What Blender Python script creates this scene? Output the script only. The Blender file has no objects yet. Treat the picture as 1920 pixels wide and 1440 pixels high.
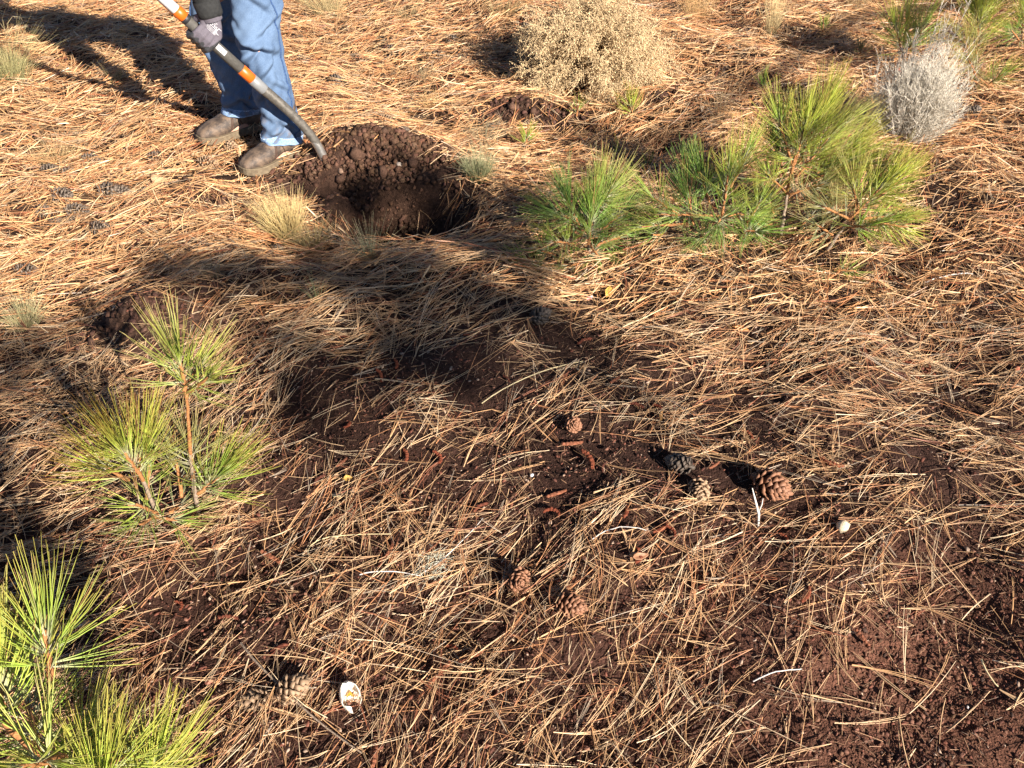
import bpy, bmesh, math, random
import numpy as np
from mathutils import Vector, Matrix, Quaternion
from mathutils.bvhtree import BVHTree

random.seed(7)
rng = np.random.default_rng(11)
SC = bpy.context.scene
COL = SC.collection

# ------------------------------------------------------------------ camera, sky, sun, exposure
CAM_H, PITCH, FPX = 1.6, math.radians(40.0), 1507.0
cam_d = bpy.data.cameras.new('camera')
cam = bpy.data.objects.new('camera', cam_d)
COL.objects.link(cam)
cam.location = (0, 0, CAM_H)
cam.rotation_euler = (math.pi / 2 - PITCH, 0, 0)
cam_d.sensor_width = 36.0
cam_d.lens = 36.0 * FPX / 1920.0
cam_d.clip_start = 0.05
cam_d.clip_end = 400
SC.camera = cam

ELEV = math.radians(25.0)
SHX, SHY = -0.63, 0.777            # ground direction in which shadows fall
world = bpy.data.worlds.new('World')
SC.world = world
world.use_nodes = True
wn = world.node_tree
wn.nodes.clear()
sky = wn.nodes.new('ShaderNodeTexSky')
sky.sky_type = 'NISHITA'
sky.sun_disc = False
sky.sun_elevation = ELEV
sky.sun_rotation = math.atan2(-SHX, -SHY)
sky.altitude = 2200.0          # clear dry mountain air
sky.air_density = 0.65
sky.dust_density = 0.25
bg = wn.nodes.new('ShaderNodeBackground')
bg.inputs['Strength'].default_value = 0.055
wo = wn.nodes.new('ShaderNodeOutputWorld')
wn.links.new(sky.outputs[0], bg.inputs[0])
wn.links.new(bg.outputs[0], wo.inputs[0])

sun_d = bpy.data.lights.new('sun', 'SUN')
sun_d.energy = 5.0
sun_d.angle = math.radians(0.5)
sun_d.color = (1.0, 0.92, 0.82)
sun = bpy.data.objects.new('sun', sun_d)
COL.objects.link(sun)
sun.location = (6, -7, 6)
ldir = Vector((SHX * math.cos(ELEV), SHY * math.cos(ELEV), -math.sin(ELEV)))
sun.rotation_euler = ldir.to_track_quat('-Z', 'Y').to_euler()

SC.view_settings.view_transform = 'Standard'
SC.view_settings.look = 'None'
SC.view_settings.gamma = 1.0
SC.view_settings.use_curve_mapping = False
SC.view_settings.exposure = 1.38

# ------------------------------------------------------------------ terrain function and rays
_wv = [(rng.uniform(0, 2 * math.pi), rng.uniform(0, 6.28), w, a) for w, a in
       [(2.6, .022), (1.9, .018), (1.1, .014), (.8, .012), (.55, .010), (.42, .008), (.33, .007), (.25, .006), (.19, .004), (.14, .003)]]


def gauss(x, y, cx, cy, rx, ry, rot=0.0):
    dx, dy = x - cx, y - cy
    c, s = math.cos(rot), math.sin(rot)
    a, b = (dx * c + dy * s) / rx, (-dx * s + dy * c) / ry
    return np.exp(-(a * a + b * b))


def H(x, y):
    x = np.asarray(x, float); y = np.asarray(y, float)
    h = np.zeros(np.broadcast(x, y).shape)
    for an, ph, w, a in _wv:
        k = 6.283 / w
        h = h + a * np.sin(k * (x * math.cos(an) + y * math.sin(an)) + ph)
    # slight banks added to the terrain to shade the ground behind them
    crest = 2.42 - .05 * np.sin(x * 3.1 + .4) - .03 * np.sin(x * 7.3)
    d = y - crest
    along = 1 / (1 + np.exp(-(x + 1.36) / .07)) * 1 / (1 + np.exp((x - .12) / .08))
    prof = np.where(d < 0, np.exp(-(d / .34) ** 2), np.exp(-(d / .15) ** 2))
    h = h + .06 * along * prof
    h = h + .06 * np.where(y - 1.98 < 0, np.exp(-((y - 1.98) / .25) ** 2), np.exp(-((y - 1.98) / .09) ** 2)) * np.exp(-((x + .42) / .34) ** 2)
    # dug pit and the spoil beside it
    r = ((x + .44) / .30) ** 2 + ((y - 2.95) / .27) ** 2
    h = h - .36 * np.clip(1 - r, 0, 1) ** .6
    h = h + .12 * gauss(x, y, -.62, 3.46, .28, .10, -.08) + .04 * gauss(x, y, -.25, 3.42, .24, .09)
    h = h - .16 * gauss(x, y, -.74, 3.20, .17, .07, -.1) + .05 * gauss(x, y, -.72, 2.92, .10, .16, .2)
    h = h + .09 * gauss(x, y, .03, 4.12, .32, .13) + .07 * gauss(x, y, -1.30, 2.24, .24, .12, .35)
    h = h + .05 * gauss(x, y, .85, 4.22, .16, .08) + .03 * gauss(x, y, -1.28, 3.12, .18, .07)
    fade = 1 / (1 + np.exp((np.sqrt(x * x + y * y) - 16) / 2))
    return h * fade


CP, SP = math.cos(PITCH), math.sin(PITCH)


def ray(px, py):
    u = (px - 960) / FPX
    v = (py - 720) / FPX
    return np.array((u, CP - v * SP, -SP - v * CP))


def G(px, py, up=0.0):
    """ground point seen at a place of the photograph"""
    r = ray(px, py)
    z = 0.0
    for _ in range(25):
        t = (CAM_H - z) / -r[2]
        z = .5 * z + .5 * float(H(r[0] * t, r[1] * t))
    t = (CAM_H - z) / -r[2]
    return Vector((r[0] * t, r[1] * t, float(H(r[0] * t, r[1] * t)) + up))


def P(px, py, y):
    r = ray(px, py)
    t = y / r[1]
    return Vector((r[0] * t, y, CAM_H + r[2] * t))


# ------------------------------------------------------------------ small helpers
def link(o, parent=None):
    COL.objects.link(o)
    if parent is not None:
        o.parent = parent
    return o


def tag(o, label=None, cat=None, group=None, kind=None):
    if label: o['label'] = label
    if cat: o['category'] = cat
    if group: o['group'] = group
    if kind: o['kind'] = kind
    return o


def empty(name, loc, label, cat, group=None):
    o = bpy.data.objects.new(name, None)
    o.location = loc
    o.empty_display_size = .05
    link(o)
    return tag(o, label, cat, group)


def mesh_np(name, verts, quads=None, tris=None, cols=None, smooth=False):
    verts = np.asarray(verts, np.float32).reshape(-1, 3)
    me = bpy.data.meshes.new(name)
    me.vertices.add(len(verts))
    me.vertices.foreach_set('co', verts.ravel())
    nq = 0 if quads is None else len(quads)
    nt = 0 if tris is None else len(tris)
    idx = []
    if nq: idx.append(np.asarray(quads, np.int32).ravel())
    if nt: idx.append(np.asarray(tris, np.int32).ravel())
    idx = np.concatenate(idx)
    me.loops.add(len(idx))
    me.loops.foreach_set('vertex_index', idx)
    me.polygons.add(nq + nt)
    st = np.concatenate([np.arange(nq) * 4, nq * 4 + np.arange(nt) * 3]).astype(np.int32)
    me.polygons.foreach_set('loop_start', st)
    if smooth:
        me.polygons.foreach_set('use_smooth', np.ones(nq + nt, bool))
    me.update(calc_edges=True)
    if cols is not None:
        a = me.attributes.new('col', 'FLOAT_COLOR', 'POINT')
        c = np.ones((len(verts), 4), np.float32)
        c[:, :3] = cols
        a.data.foreach_set('color', c.ravel())
    return me


def put(name, me, mat=None, parent=None, loc=None):
    o = bpy.data.objects.new(name, me)
    if mat is not None and not me.materials:
        me.materials.append(mat)
    link(o, parent)
    if loc is not None:
        o.location = loc
    return o


def nrm(a):
    return a / np.maximum(np.linalg.norm(a, axis=-1, keepdims=True), 1e-9)


def strands_mesh(name, P0, D, L, B, W, C, seg=3, sides=3, taper=.35, C2=None, ref=None, wob=0.0, Cb=None):
    """many thin tapered blades or needles as one mesh: bent centre lines with real thickness"""
    P0 = np.asarray(P0, float); D = nrm(np.asarray(D, float)); L = np.asarray(L, float)
    B = np.asarray(B, float); N = len(L)
    W = np.broadcast_to(np.asarray(W, float), (N,))
    t = np.linspace(0, 1, seg + 1)
    ctr = P0[:, None] + (D * L[:, None])[:, None] * t[None, :, None] + (B * L[:, None])[:, None] * (t ** 2)[None, :, None]
    if wob:
        ctr[:, 1:] += rng.normal(0, wob, (N, seg, 3)) * L[:, None, None]
    T = nrm(D[:, None] + 2 * B[:, None] * t[None, :, None])
    R = rng.normal(size=(N, 3)) if ref is None else np.broadcast_to(ref, (N, 3)) + rng.normal(0, .8, (N, 3))
    U = nrm(np.cross(T, R[:, None]))
    V = np.cross(T, U)
    w = (W[:, None] * (1 - (1 - taper) * t[None] ** 1.6)) * .5
    if sides == 2:
        offs = [U, -U]
    else:
        offs = [U * math.cos(a) + V * math.sin(a) for a in [k * 2 * math.pi / sides for k in range(sides)]]
    vs = np.stack([ctr + o * w[..., None] for o in offs], 2)        # N,S,sides,3
    S = seg + 1
    base = np.arange(N)[:, None, None] * S * sides
    ss = np.arange(seg)[None, :, None] * sides
    kk = np.arange(1 if sides == 2 else sides)[None, None, :]
    k2 = (kk + 1) % sides
    q = np.stack([base + ss + kk, base + ss + k2, base + ss + sides + k2, base + ss + sides + kk], -1).reshape(-1, 4)
    C = np.broadcast_to(np.asarray(C, float), (N, 3))
    cc = np.repeat(C, S * sides, 0)
    if C2 is not None:
        C2 = np.broadcast_to(np.asarray(C2, float), (N, 3))
        m = (t ** 2.2)[None, :, None]
        c = C[:, None] * (1 - m) + C2[:, None] * m
        if Cb is not None:
            c[:, 0] = Cb
        cc = np.repeat(c[:, :, None], sides, 2).reshape(-1, 3)
    return mesh_np(name, vs.reshape(-1, 3), q, None, cc)


_ico = bmesh.new()
bmesh.ops.create_icosphere(_ico, subdivisions=1, radius=1.0)
ICO_V = np.array([v.co[:] for v in _ico.verts])
ICO_F = np.array([[v.index for v in f.verts] for f in _ico.faces])
_ico.free()


OCT_V = np.array([[1, 0, 0], [-1, 0, 0], [0, 1, 0], [0, -1, 0], [0, 0, 1], [0, 0, -1.]])
OCT_F = np.array([[0, 2, 4], [2, 1, 4], [1, 3, 4], [3, 0, 4], [2, 0, 5], [1, 2, 5], [3, 1, 5], [0, 3, 5]])


def blobs_mesh(name, Pn, S, C, flat=(1, 1, 1), jit=.28, fine=.0042):
    """many small uneven lumps as one mesh; the tiny ones get fewer faces"""
    Pn = np.asarray(Pn, float); S = np.asarray(S, float); C = np.broadcast_to(np.asarray(C, float), (len(S), 3))
    vs, fs, cs, off = [], [], [], 0
    for BV, BF, sel in ((ICO_V, ICO_F, S > fine), (OCT_V, OCT_F, S <= fine)):
        N = int(sel.sum())
        if not N: continue
        base = BV[None] * (1 + rng.normal(0, jit, (N, len(BV), 1)))
        base = base * (np.asarray(flat)[None, None] * rng.uniform(.65, 1.3, (N, 1, 3)))
        q = nrm(rng.normal(size=(N, 4)))
        if flat[2] < .6:
            q = nrm(np.stack([np.ones(N), rng.normal(0, .25, N), rng.normal(0, .25, N), rng.uniform(-3, 3, N)], 1))
        w, x, y, z = q.T
        R = np.stack([1 - 2 * (y * y + z * z), 2 * (x * y - z * w), 2 * (x * z + y * w),
                      2 * (x * y + z * w), 1 - 2 * (x * x + z * z), 2 * (y * z - x * w),
                      2 * (x * z - y * w), 2 * (y * z + x * w), 1 - 2 * (x * x + y * y)], 1).reshape(N, 3, 3)
        v = np.einsum('nij,nkj->nki', R, base) * S[sel][:, None, None] + Pn[sel][:, None]
        vs.append(v.reshape(-1, 3)); fs.append((off + np.arange(N)[:, None, None] * len(BV) + BF[None]).reshape(-1, 3))
        cs.append(np.repeat(C[sel], len(BV), 0)); off += N * len(BV)
    return mesh_np(name, np.concatenate(vs), None, np.concatenate(fs), np.concatenate(cs))


def tube_geo(pts, rad, seg=10, caps=True, V=None, F=None):
    """rings swept along a polyline, rounded ends; appended to V, F"""
    V = [] if V is None else V
    F = [] if F is None else F
    pts = [Vector(p) for p in pts]
    n = len(pts)
    rings = []
    ref = None
    allp, allr, tang = [], [], []
    for i in range(n):
        t = (pts[min(i + 1, n - 1)] - pts[max(i - 1, 0)]).normalized()
        allp.append(pts[i]); allr.append(rad[i]); tang.append(t)
    if caps:
        pre = [(allp[0] - tang[0] * allr[0] * math.sin(a), allr[0] * math.cos(a), tang[0]) for a in (1.5, 1.0, .5)]
        post = [(allp[-1] + tang[-1] * allr[-1] * math.sin(a), allr[-1] * math.cos(a), tang[-1]) for a in (.5, 1.0, 1.5)]
    else:
        pre, post = [], []
    seq = pre + list(zip(allp, allr, tang)) + post
    for p, r, t in seq:
        if ref is None:
            ref = t.orthogonal().normalized()
        ref = (ref - t * ref.dot(t))
        ref = ref.normalized() if ref.length > 1e-6 else t.orthogonal().normalized()
        b = t.cross(ref)
        i0 = len(V)
        for k in range(seg):
            a = 2 * math.pi * k / seg
            V.append(p + (ref * math.cos(a) + b * math.sin(a)) * r)
        rings.append(i0)
    for a, b in zip(rings, rings[1:]):
        for k in range(seg):
            F.append((a + k, a + (k + 1) % seg, b + (k + 1) % seg, b + k))
    if caps:
        F.append(tuple(rings[0] + k for k in range(seg))[::-1])
        F.append(tuple(rings[-1] + k for k in range(seg)))
    return V, F


def pymesh(name, V, F, smooth=True):
    me = bpy.data.meshes.new(name)
    me.from_pydata([tuple(v) for v in V], [], F)
    if smooth:
        me.polygons.foreach_set('use_smooth', np.ones(len(me.polygons), bool))
    me.update()
    return me


def tube(name, pts, rad, mat, parent=None, seg=10, caps=True):
    V, F = tube_geo(pts, rad, seg, caps)
    return put(name, pymesh(name, V, F), mat, parent)


def remeshed(name, V, F, voxel, smooth_it=4):
    me = pymesh('tmp', V, F)
    o = bpy.data.objects.new('tmp', me)
    COL.objects.link(o)
    m = o.modifiers.new('r', 'REMESH'); m.mode = 'VOXEL'; m.voxel_size = voxel; m.use_smooth_shade = True
    s = o.modifiers.new('s', 'SMOOTH'); s.iterations = smooth_it; s.factor = .5
    dg = bpy.context.evaluated_depsgraph_get()
    out = bpy.data.meshes.new_from_object(o.evaluated_get(dg))
    out.name = name
    bpy.data.objects.remove(o)
    bpy.data.meshes.remove(me)
    out.polygons.foreach_set('use_smooth', np.ones(len(out.polygons), bool))
    return out


def vnoise(p, f, seed=0):
    """cheap smooth noise from summed waves, p (N,3)"""
    r = np.random.default_rng(100 + seed)
    o = np.zeros(len(p))
    for _ in range(9):
        k = nrm(r.normal(size=3)) * f * r.uniform(.6, 1.6)
        o += np.sin(p @ k + r.uniform(0, 6.28))
    return o / 4.0


# ------------------------------------------------------------------ materials
def mat_new(name):
    m = bpy.data.materials.new(name)
    m.use_nodes = True
    nt = m.node_tree
    b = nt.nodes['Principled BSDF']
    return m, nt, b


def mat_attr(name, rough=.55, spec=.3, trans=0.0, noise=0.0, nscale=60.0, bump=0.0, bscale=200.0, transcol=None):
    m, nt, b = mat_new(name)
    a = nt.nodes.new('ShaderNodeAttribute'); a.attribute_name = 'col'
    col = a.outputs['Color']
    if noise:
        n = nt.nodes.new('ShaderNodeTexNoise'); n.inputs['Scale'].default_value = nscale; n.inputs['Detail'].default_value = 4
        tc = nt.nodes.new('ShaderNodeTexCoord')
        nt.links.new(tc.outputs['Object'], n.inputs['Vector'])
        mr = nt.nodes.new('ShaderNodeMapRange')
        mr.inputs['From Min'].default_value = .3; mr.inputs['From Max'].default_value = .7
        mr.inputs['To Min'].default_value = 1 - noise; mr.inputs['To Max'].default_value = 1 + noise
        nt.links.new(n.outputs['Fac'], mr.inputs['Value'])
        mx = nt.nodes.new('ShaderNodeVectorMath'); mx.operation = 'SCALE'
        nt.links.new(col, mx.inputs[0]); nt.links.new(mr.outputs[0], mx.inputs['Scale'])
        col = mx.outputs[0]
    nt.links.new(col, b.inputs['Base Color'])
    b.inputs['Roughness'].default_value = rough
    b.inputs['Specular IOR Level'].default_value = spec
    if bump:
        n2 = nt.nodes.new('ShaderNodeTexNoise'); n2.inputs['Scale'].default_value = bscale; n2.inputs['Detail'].default_value = 6
        tc2 = nt.nodes.new('ShaderNodeTexCoord')
        nt.links.new(tc2.outputs['Object'], n2.inputs['Vector'])
        bp = nt.nodes.new('ShaderNodeBump'); bp.inputs['Strength'].default_value = bump; bp.inputs['Distance'].default_value = .008 if bump >= 1 else .004
        nt.links.new(n2.outputs['Fac'], bp.inputs['Height']); nt.links.new(bp.outputs[0], b.inputs['Normal'])
    if trans:
        tr = nt.nodes.new('ShaderNodeBsdfTranslucent')
        nt.links.new(col, tr.inputs['Color'])
        ms = nt.nodes.new('ShaderNodeMixShader'); ms.inputs[0].default_value = trans
        out = nt.nodes['Material Output']
        nt.links.new(b.outputs[0], ms.inputs[1]); nt.links.new(tr.outputs[0], ms.inputs[2])
        nt.links.new(ms.outputs[0], out.inputs['Surface'])
    return m


def mat_flat(name, col, rough=.6, spec=.3, noise=.15, nscale=40.0, metal=0.0, bump=0.0, bscale=300.0, col2=None):
    m, nt, b = mat_new(name)
    n = nt.nodes.new('ShaderNodeTexNoise'); n.inputs['Scale'].default_value = nscale; n.inputs['Detail'].default_value = 6
    tc = nt.nodes.new('ShaderNodeTexCoord')
    nt.links.new(tc.outputs['Object'], n.inputs['Vector'])
    rp = nt.nodes.new('ShaderNodeValToRGB')
    rp.color_ramp.elements[0].position = .3; rp.color_ramp.elements[1].position = .7
    c = np.array(col)
    c2 = np.array(col2) if col2 is not None else np.clip(c * (1 + noise), 0, 1)
    c1 = c if col2 is not None else c * (1 - noise)
    rp.color_ramp.elements[0].color = (*c1, 1); rp.color_ramp.elements[1].color = (*c2, 1)
    nt.links.new(n.outputs['Fac'], rp.inputs[0]); nt.links.new(rp.outputs[0], b.inputs['Base Color'])
    b.inputs['Roughness'].default_value = rough
    b.inputs['Specular IOR Level'].default_value = spec
    b.inputs['Metallic'].default_value = metal
    if bump:
        n2 = nt.nodes.new('ShaderNodeTexNoise'); n2.inputs['Scale'].default_value = bscale; n2.inputs['Detail'].default_value = 5
        nt.links.new(tc.outputs['Object'], n2.inputs['Vector'])
        bp = nt.nodes.new('ShaderNodeBump'); bp.inputs['Strength'].default_value = bump; bp.inputs['Distance'].default_value = .003
        nt.links.new(n2.outputs['Fac'], bp.inputs['Height']); nt.links.new(bp.outputs[0], b.inputs['Normal'])
    return m


M_LITTER = mat_attr('dry_needle', rough=.42, spec=.45, noise=.18, nscale=45)
M_GREEN = mat_attr('green_needle', rough=.36, spec=.5, trans=.36, noise=.12, nscale=30)
M_GRASS = mat_attr('grass_blade', rough=.6, spec=.25, trans=.2)
M_TWIG = mat_attr('dry_twig', rough=.75, spec=.2, noise=.15, nscale=40)
M_SOIL = mat_attr('soil', rough=.95, spec=.1, noise=.45, nscale=70, bump=1.0, bscale=200)
M_CLOD = mat_attr('soil_lump', rough=.95, spec=.1, noise=.3, nscale=150, bump=.7, bscale=500)
M_CONE = mat_attr('cone_scale', rough=.6, spec=.3, noise=.25, nscale=160)
M_BARK = mat_flat('young_bark', (.34, .15, .055), .7, .25, .35, 220, bump=.8, bscale=500)
M_BARKG = mat_flat('grey_bark', (.27, .20, .145), .85, .2, .4, 150, bump=.8, bscale=400)
M_CATKIN = mat_attr('catkin', rough=.8, spec=.15, noise=.3, nscale=300)
M_FLAKE = mat_attr('litter_flake', rough=.8, spec=.15, noise=.25, nscale=200)

# ------------------------------------------------------------------ ground
def graded(a, b, step, far, n):
    inner = np.arange(a, b + 1e-6, step)
    g = np.geomspace(step, 1.0, n)
    g = np.cumsum(g); g = g / g[-1]
    return inner, g


xi = np.arange(-2.7, 2.701, .024)
xo = 2.7 + (60 - 2.7) * (np.geomspace(1, 400, 60) - 1) / 399
xs = np.concatenate([-xo[::-1][:-1], xi, xo[1:]])
yi = np.arange(.2, 5.0, .024)
yo = 5.0 + (70 - 5.0) * (np.geomspace(1, 300, 70) - 1) / 299
yb = .2 - (40) * (np.geomspace(1, 500, 40) - 1) / 499
ys = np.concatenate([yb[::-1][:-1], yi, yo])
gx, gy = np.meshgrid(xs, ys)
gz = H(gx, gy)
near_red = np.clip(1.6 - gy / 1.6, 0, 1).ravel()[:, None]
pn = np.stack([gx.ravel(), gy.ravel(), gz.ravel()], 1)
dug = np.clip(gauss(gx, gy, -.5, 2.95, .5, .4) + gauss(gx, gy, -.6, 3.4, .5, .22) + gauss(gx, gy, .03, 4.12, .4, .2)
              + gauss(gx, gy, -1.3, 2.24, .32, .2) + gauss(gx, gy, .85, 4.22, .2, .12), 0, 1).ravel()
# roughen the dug earth
rough_d = vnoise(pn * np.array([1, 1, 0]), 24, 6) * .016 + vnoise(pn * np.array([1, 1, 0]), 42, 3) * .010 + vnoise(pn * np.array([1, 1, 0]), 90, 4) * .006
pn[:, 2] += rough_d * dug
red = np.clip(gauss(gx, gy, .95, .85, .55, .38) * 1.2 + .25 * gauss(gx, gy, -.4, 1.1, .6, .5), 0, 1).ravel()
nz = vnoise(pn, 9, 5)[:, None]
c_h = (np.array([.040, .022, .016]) * (1 - near_red) + np.array([.046, .023, .017]) * near_red) * (1 + .25 * nz)
c_r = np.array([.128, .058, .037]) * (1 + .12 * nz)
c_d = np.array([.066, .036, .024]) * (1 + .2 * nz)
gc = c_h * (1 - red[:, None]) + c_r * red[:, None]
gc = gc * (1 - dug[:, None]) + c_d * dug[:, None]
farw = np.maximum(np.clip((pn[:, 1] - 6.4) / .6, 0, 1), np.clip((np.abs(pn[:, 0]) - np.maximum(pn[:, 1], 0) * .60 - 1.0) / .7, 0, 1))[:, None]
gc = gc * (1 - farw) + np.array([.36, .215, .11]) * (1 + .25 * nz) * farw
ny, nx = gx.shape
ii = np.arange(ny * nx).reshape(ny, nx)
quads = np.stack([ii[:-1, :-1], ii[:-1, 1:], ii[1:, 1:], ii[1:, :-1]], -1).reshape(-1, 4)
ground = put('ground', mesh_np('ground', pn, quads, None, gc, smooth=True), M_SOIL)
tag(ground, 'dark reddish brown forest soil', kind='structure')

# ------------------------------------------------------------------ needle litter
SPARSE = []
for px, py, rx, ry, s in [(1730, 1290, .24, .19, 1.0), (1885, 1110, .15, .18, .9), (1630, 1420, .22, .12, 1.0), (1780, 1410, .2, .12, .85),
                          (690, 720, .42, .16, .24), (900, 650, .34, .13, .22), (600, 800, .2, .15, .2),
                          (690, 425, .29, .24, 1.6), (690, 318, .30, .12, 1.5), (800, 320, .22, .10, .6), (600, 345, .2, .08, .9), (980, 208, .26, .10, .95), (240, 605, .25, .12, 1.15),
                          (1270, 190, .18, .08, .9), (390, 345, .22, .06, .8), (470, 1130, .3, .16, .5), (1150, 880, .34, .18, .5), (980, 880, .25, .16, .35),
                          (1050, 640, .25, .1, .35), (1700, 690, .2, .15, .3), (300, 1200, .2, .2, .35), (1840, 960, .2, .14, .3)]:
    g = G(px, py)
    SPARSE.append((g.x, g.y, rx, ry, s))


def density(x, y):
    n = vnoise(np.stack([x, y, np.zeros_like(x)], 1), 7.0, 8)
    n2 = vnoise(np.stack([x, y, np.zeros_like(x)], 1), 19.0, 9)
    d = .66 + .24 * n + .26 * n2 + .14 * (y < 1.2) - .20 * gauss(x, y, .05, 1.75, .9, .45)
    d = d + .5 / (1 + np.exp(-((y - 2.3) - .35 * (x + .3)) / .35)) * 1.0      # thick golden cover up the slope on the left
    for cx, cy, rx, ry, s in SPARSE:
        d = d - s * gauss(x, y, cx, cy, rx, ry)
    return np.clip(d, 0, 1.25)


TAN = np.array([[.64, .415, .225], [.57, .33, .16], [.48, .225, .105], [.70, .53, .34], [.42, .33, .24], [.28, .105, .055], [.58, .385, .215]])
TANP = np.array([.27, .23, .15, .10, .06, .06, .13])


def litter(name, y0, y1, dens, seg, sides, w0, w1, seed, thick, gain):
    r = np.random.default_rng(seed)
    xm = y1 * .62 + 1.95
    n = int((y1 - y0) * 2 * xm * dens)
    x = r.uniform(-xm, xm, n); y = r.uniform(y0, y1, n)
    edge_ = np.abs(x) - (y * .60 + .55)      # thinner and coarser beyond the picture
    k = (edge_ < 1.4) & (r.random(n) < np.where(edge_ > 0, .42, 1.0))
    x, y = x[k], y[k]
    d = density(x, y)
    k = r.uniform(0, 1.1, len(x)) < d
    x, y, d = x[k], y[k], d[k]
    # heading: combed from lower left to upper right, looser to the right and at the back
    f = np.stack([x, y, np.zeros_like(x)], 1)
    comb = np.clip(1.15 - .32 * np.abs(x + .3) - .12 * np.abs(y - 2.2), .25, 1)
    mean = .58 + .40 * vnoise(f, 3.2, 21) + .28 * vnoise(f, 8, 22)
    loose = r.random(len(x)) < (.80 - .38 * comb)
    ang = mean + r.normal(0, 1, len(x)) * (.75 - .35 * comb)
    ang = np.where(loose, r.uniform(0, math.pi, len(x)), ang)
    flip = r.random(len(x)) < .5
    ang = ang + math.pi * flip
    nb = r.integers(1, 4, len(x))
    rep = np.repeat(np.arange(len(x)), nb)
    m = len(rep)
    a = ang[rep] + r.normal(0, .10, m)
    L = np.repeat(r.uniform(.10, .205, len(x)), nb) * r.uniform(.85, 1.08, m)
    short = np.repeat(r.random(len(x)) < .32, nb)
    L = np.where(short, L * .45, L)
    zb = np.repeat(r.random(len(x)) ** 1.4, nb) * thick * np.clip(d[rep], .25, 1.1)
    tilt = np.repeat(r.normal(0, .15, len(x)), nb) + r.normal(0, .03, m)
    dx, dy = np.cos(a), np.sin(a)
    Lb = r.uniform(.04, .09, len(x))[rep]
    x0 = x[rep] - np.cos(ang)[rep] * Lb; y0_ = y[rep] - np.sin(ang)[rep] * Lb
    h0 = H(x0, y0_); h1 = H(x0 + dx * L, y0_ + dy * L); hm = H(x0 + dx * L * .5, y0_ + dy * L * .5)
    z0 = h0 + zb + .002
    dz = (h1 - h0) / L + tilt
    # keep needles from diving under the soil: lift those whose end would sink
    z0 = np.maximum(z0, h0 + .002)
    end = z0 + dz * L
    dz = np.where(end < h1 + .002, (h1 + .003 - z0) / L, dz)
    sag = (hm + zb + .002 - (z0 + dz * L * .5)) / L
    z0 = z0 + np.clip(sag * L, 0, .05)
    P0 = np.stack([x0, y0_, z0], 1)
    D = np.stack([dx, dy, dz], 1)
    cb = np.repeat(r.normal(0, .13, len(x)), nb) + r.normal(0, .06, m)
    B = np.stack([-dy * cb, dx * cb, r.normal(-.01, .05, m)], 1)
    ci = r.choice(len(TAN), len(x), p=TANP)
    C = TAN[ci][rep] * np.repeat(r.uniform(.72, 1.12, len(x)), nb)[:, None] * r.uniform(.9, 1.08, m)[:, None]
    C = C * gain * np.array([1.04, .97, .88] if y0 > 2 else [1.0, 1.0, 1.0])
    W = r.uniform(w0, w1, m) * np.where(np.abs(x[rep]) > y[rep] * .60 + .55, 1.7, 1.0)
    me = strands_mesh(name, P0, D, L, B, W, C, seg, sides, .4, ref=np.array([0, 0, 1.0]) if sides == 2 else None)
    return me


nl = put('needle_litter', litter('needle_litter', .25, 2.25, 2600, 3, 3, .0011, .0023, 31, .042, 1.15), M_LITTER)
tag(nl, 'loose tan dry pine needles lying over the near ground', kind='stuff')
nl = put('needle_litter', litter('needle_litter', 2.25, 4.0, 2700, 3, 2, .0019, .0030, 32, .045, 1.08), M_LITTER)
tag(nl, 'combed golden dry pine needles around the dug pit', kind='stuff')
nl = put('needle_litter', litter('needle_litter', 4.0, 7.1, 2200, 2, 2, .0024, .0036, 33, .055, 1.06), M_LITTER)
tag(nl, 'thick golden dry pine needles on the far ground', kind='stuff')


# broken fragments, bud scales and bark crumbs on the soil
def scatter(n, x0, x1, y0, y1, fn, seed):
    r = np.random.default_rng(seed)
    x = r.uniform(x0, x1, n); y = r.uniform(y0, y1, n)
    k = r.random(n) < fn(x, y)
    return x[k], y[k], r


x, y, r = scatter(70000, -2.2, 2.2, .5, 3.4, lambda x, y: np.clip(.75 - .25 * y + .5 * gauss(x, y, -.45, 1.95, .4, .25) + .4 * gauss(x, y, -.5, 1.1, .4, .3) + .3 * gauss(x, y, .2, 1.5, .4, .3), 0, 1)
                  * (np.abs(x) < y * .62 + .6), 41)
FL = np.array([[.145, .055, .036], [.21, .10, .066], [.095, .040, .028], [.36, .25, .18], [.055, .032, .024]])
c = FL[r.choice(5, len(x), p=[.34, .22, .2, .1, .14])] * r.uniform(.8, 1.2, len(x))[:, None]
fo = put('litter_flakes', blobs_mesh('litter_flakes', np.stack([x, y, H(x, y) + r.uniform(.001, .012, len(x))], 1), r.uniform(.0015, .0062, len(x)) * (1 - .35 * (r.random(len(x)) < .5)), c, (1.35, .8, .35), fine=.0048), M_FLAKE)
tag(fo, 'reddish brown bud scales and bark crumbs among the needles', kind='stuff')
m = 22000
x, y, r = scatter(m, -1.8, 1.8, .5, 3.0, lambda x, y: .8 * (np.abs(x) < y * .62 + .5), 42)
a = r.uniform(0, 6.28, len(x))
L = r.uniform(.008, .04, len(x))
me = strands_mesh('needle_fragments', np.stack([x, y, H(x, y) + .004 + r.random(len(x)) * .012], 1), np.stack([np.cos(a), np.sin(a), r.normal(0, .2, len(x))], 1), L,
                  r.normal(0, .15, (len(x), 3)), r.uniform(.0009, .0017, len(x)), np.array([.32, .185, .105]) * r.uniform(.3, 1.6, (len(x), 1)), 2, 3, .8)
tag(put('needle_fragments', me, M_LITTER), 'short broken needle bits and hair roots on the soil', kind='stuff')

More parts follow.
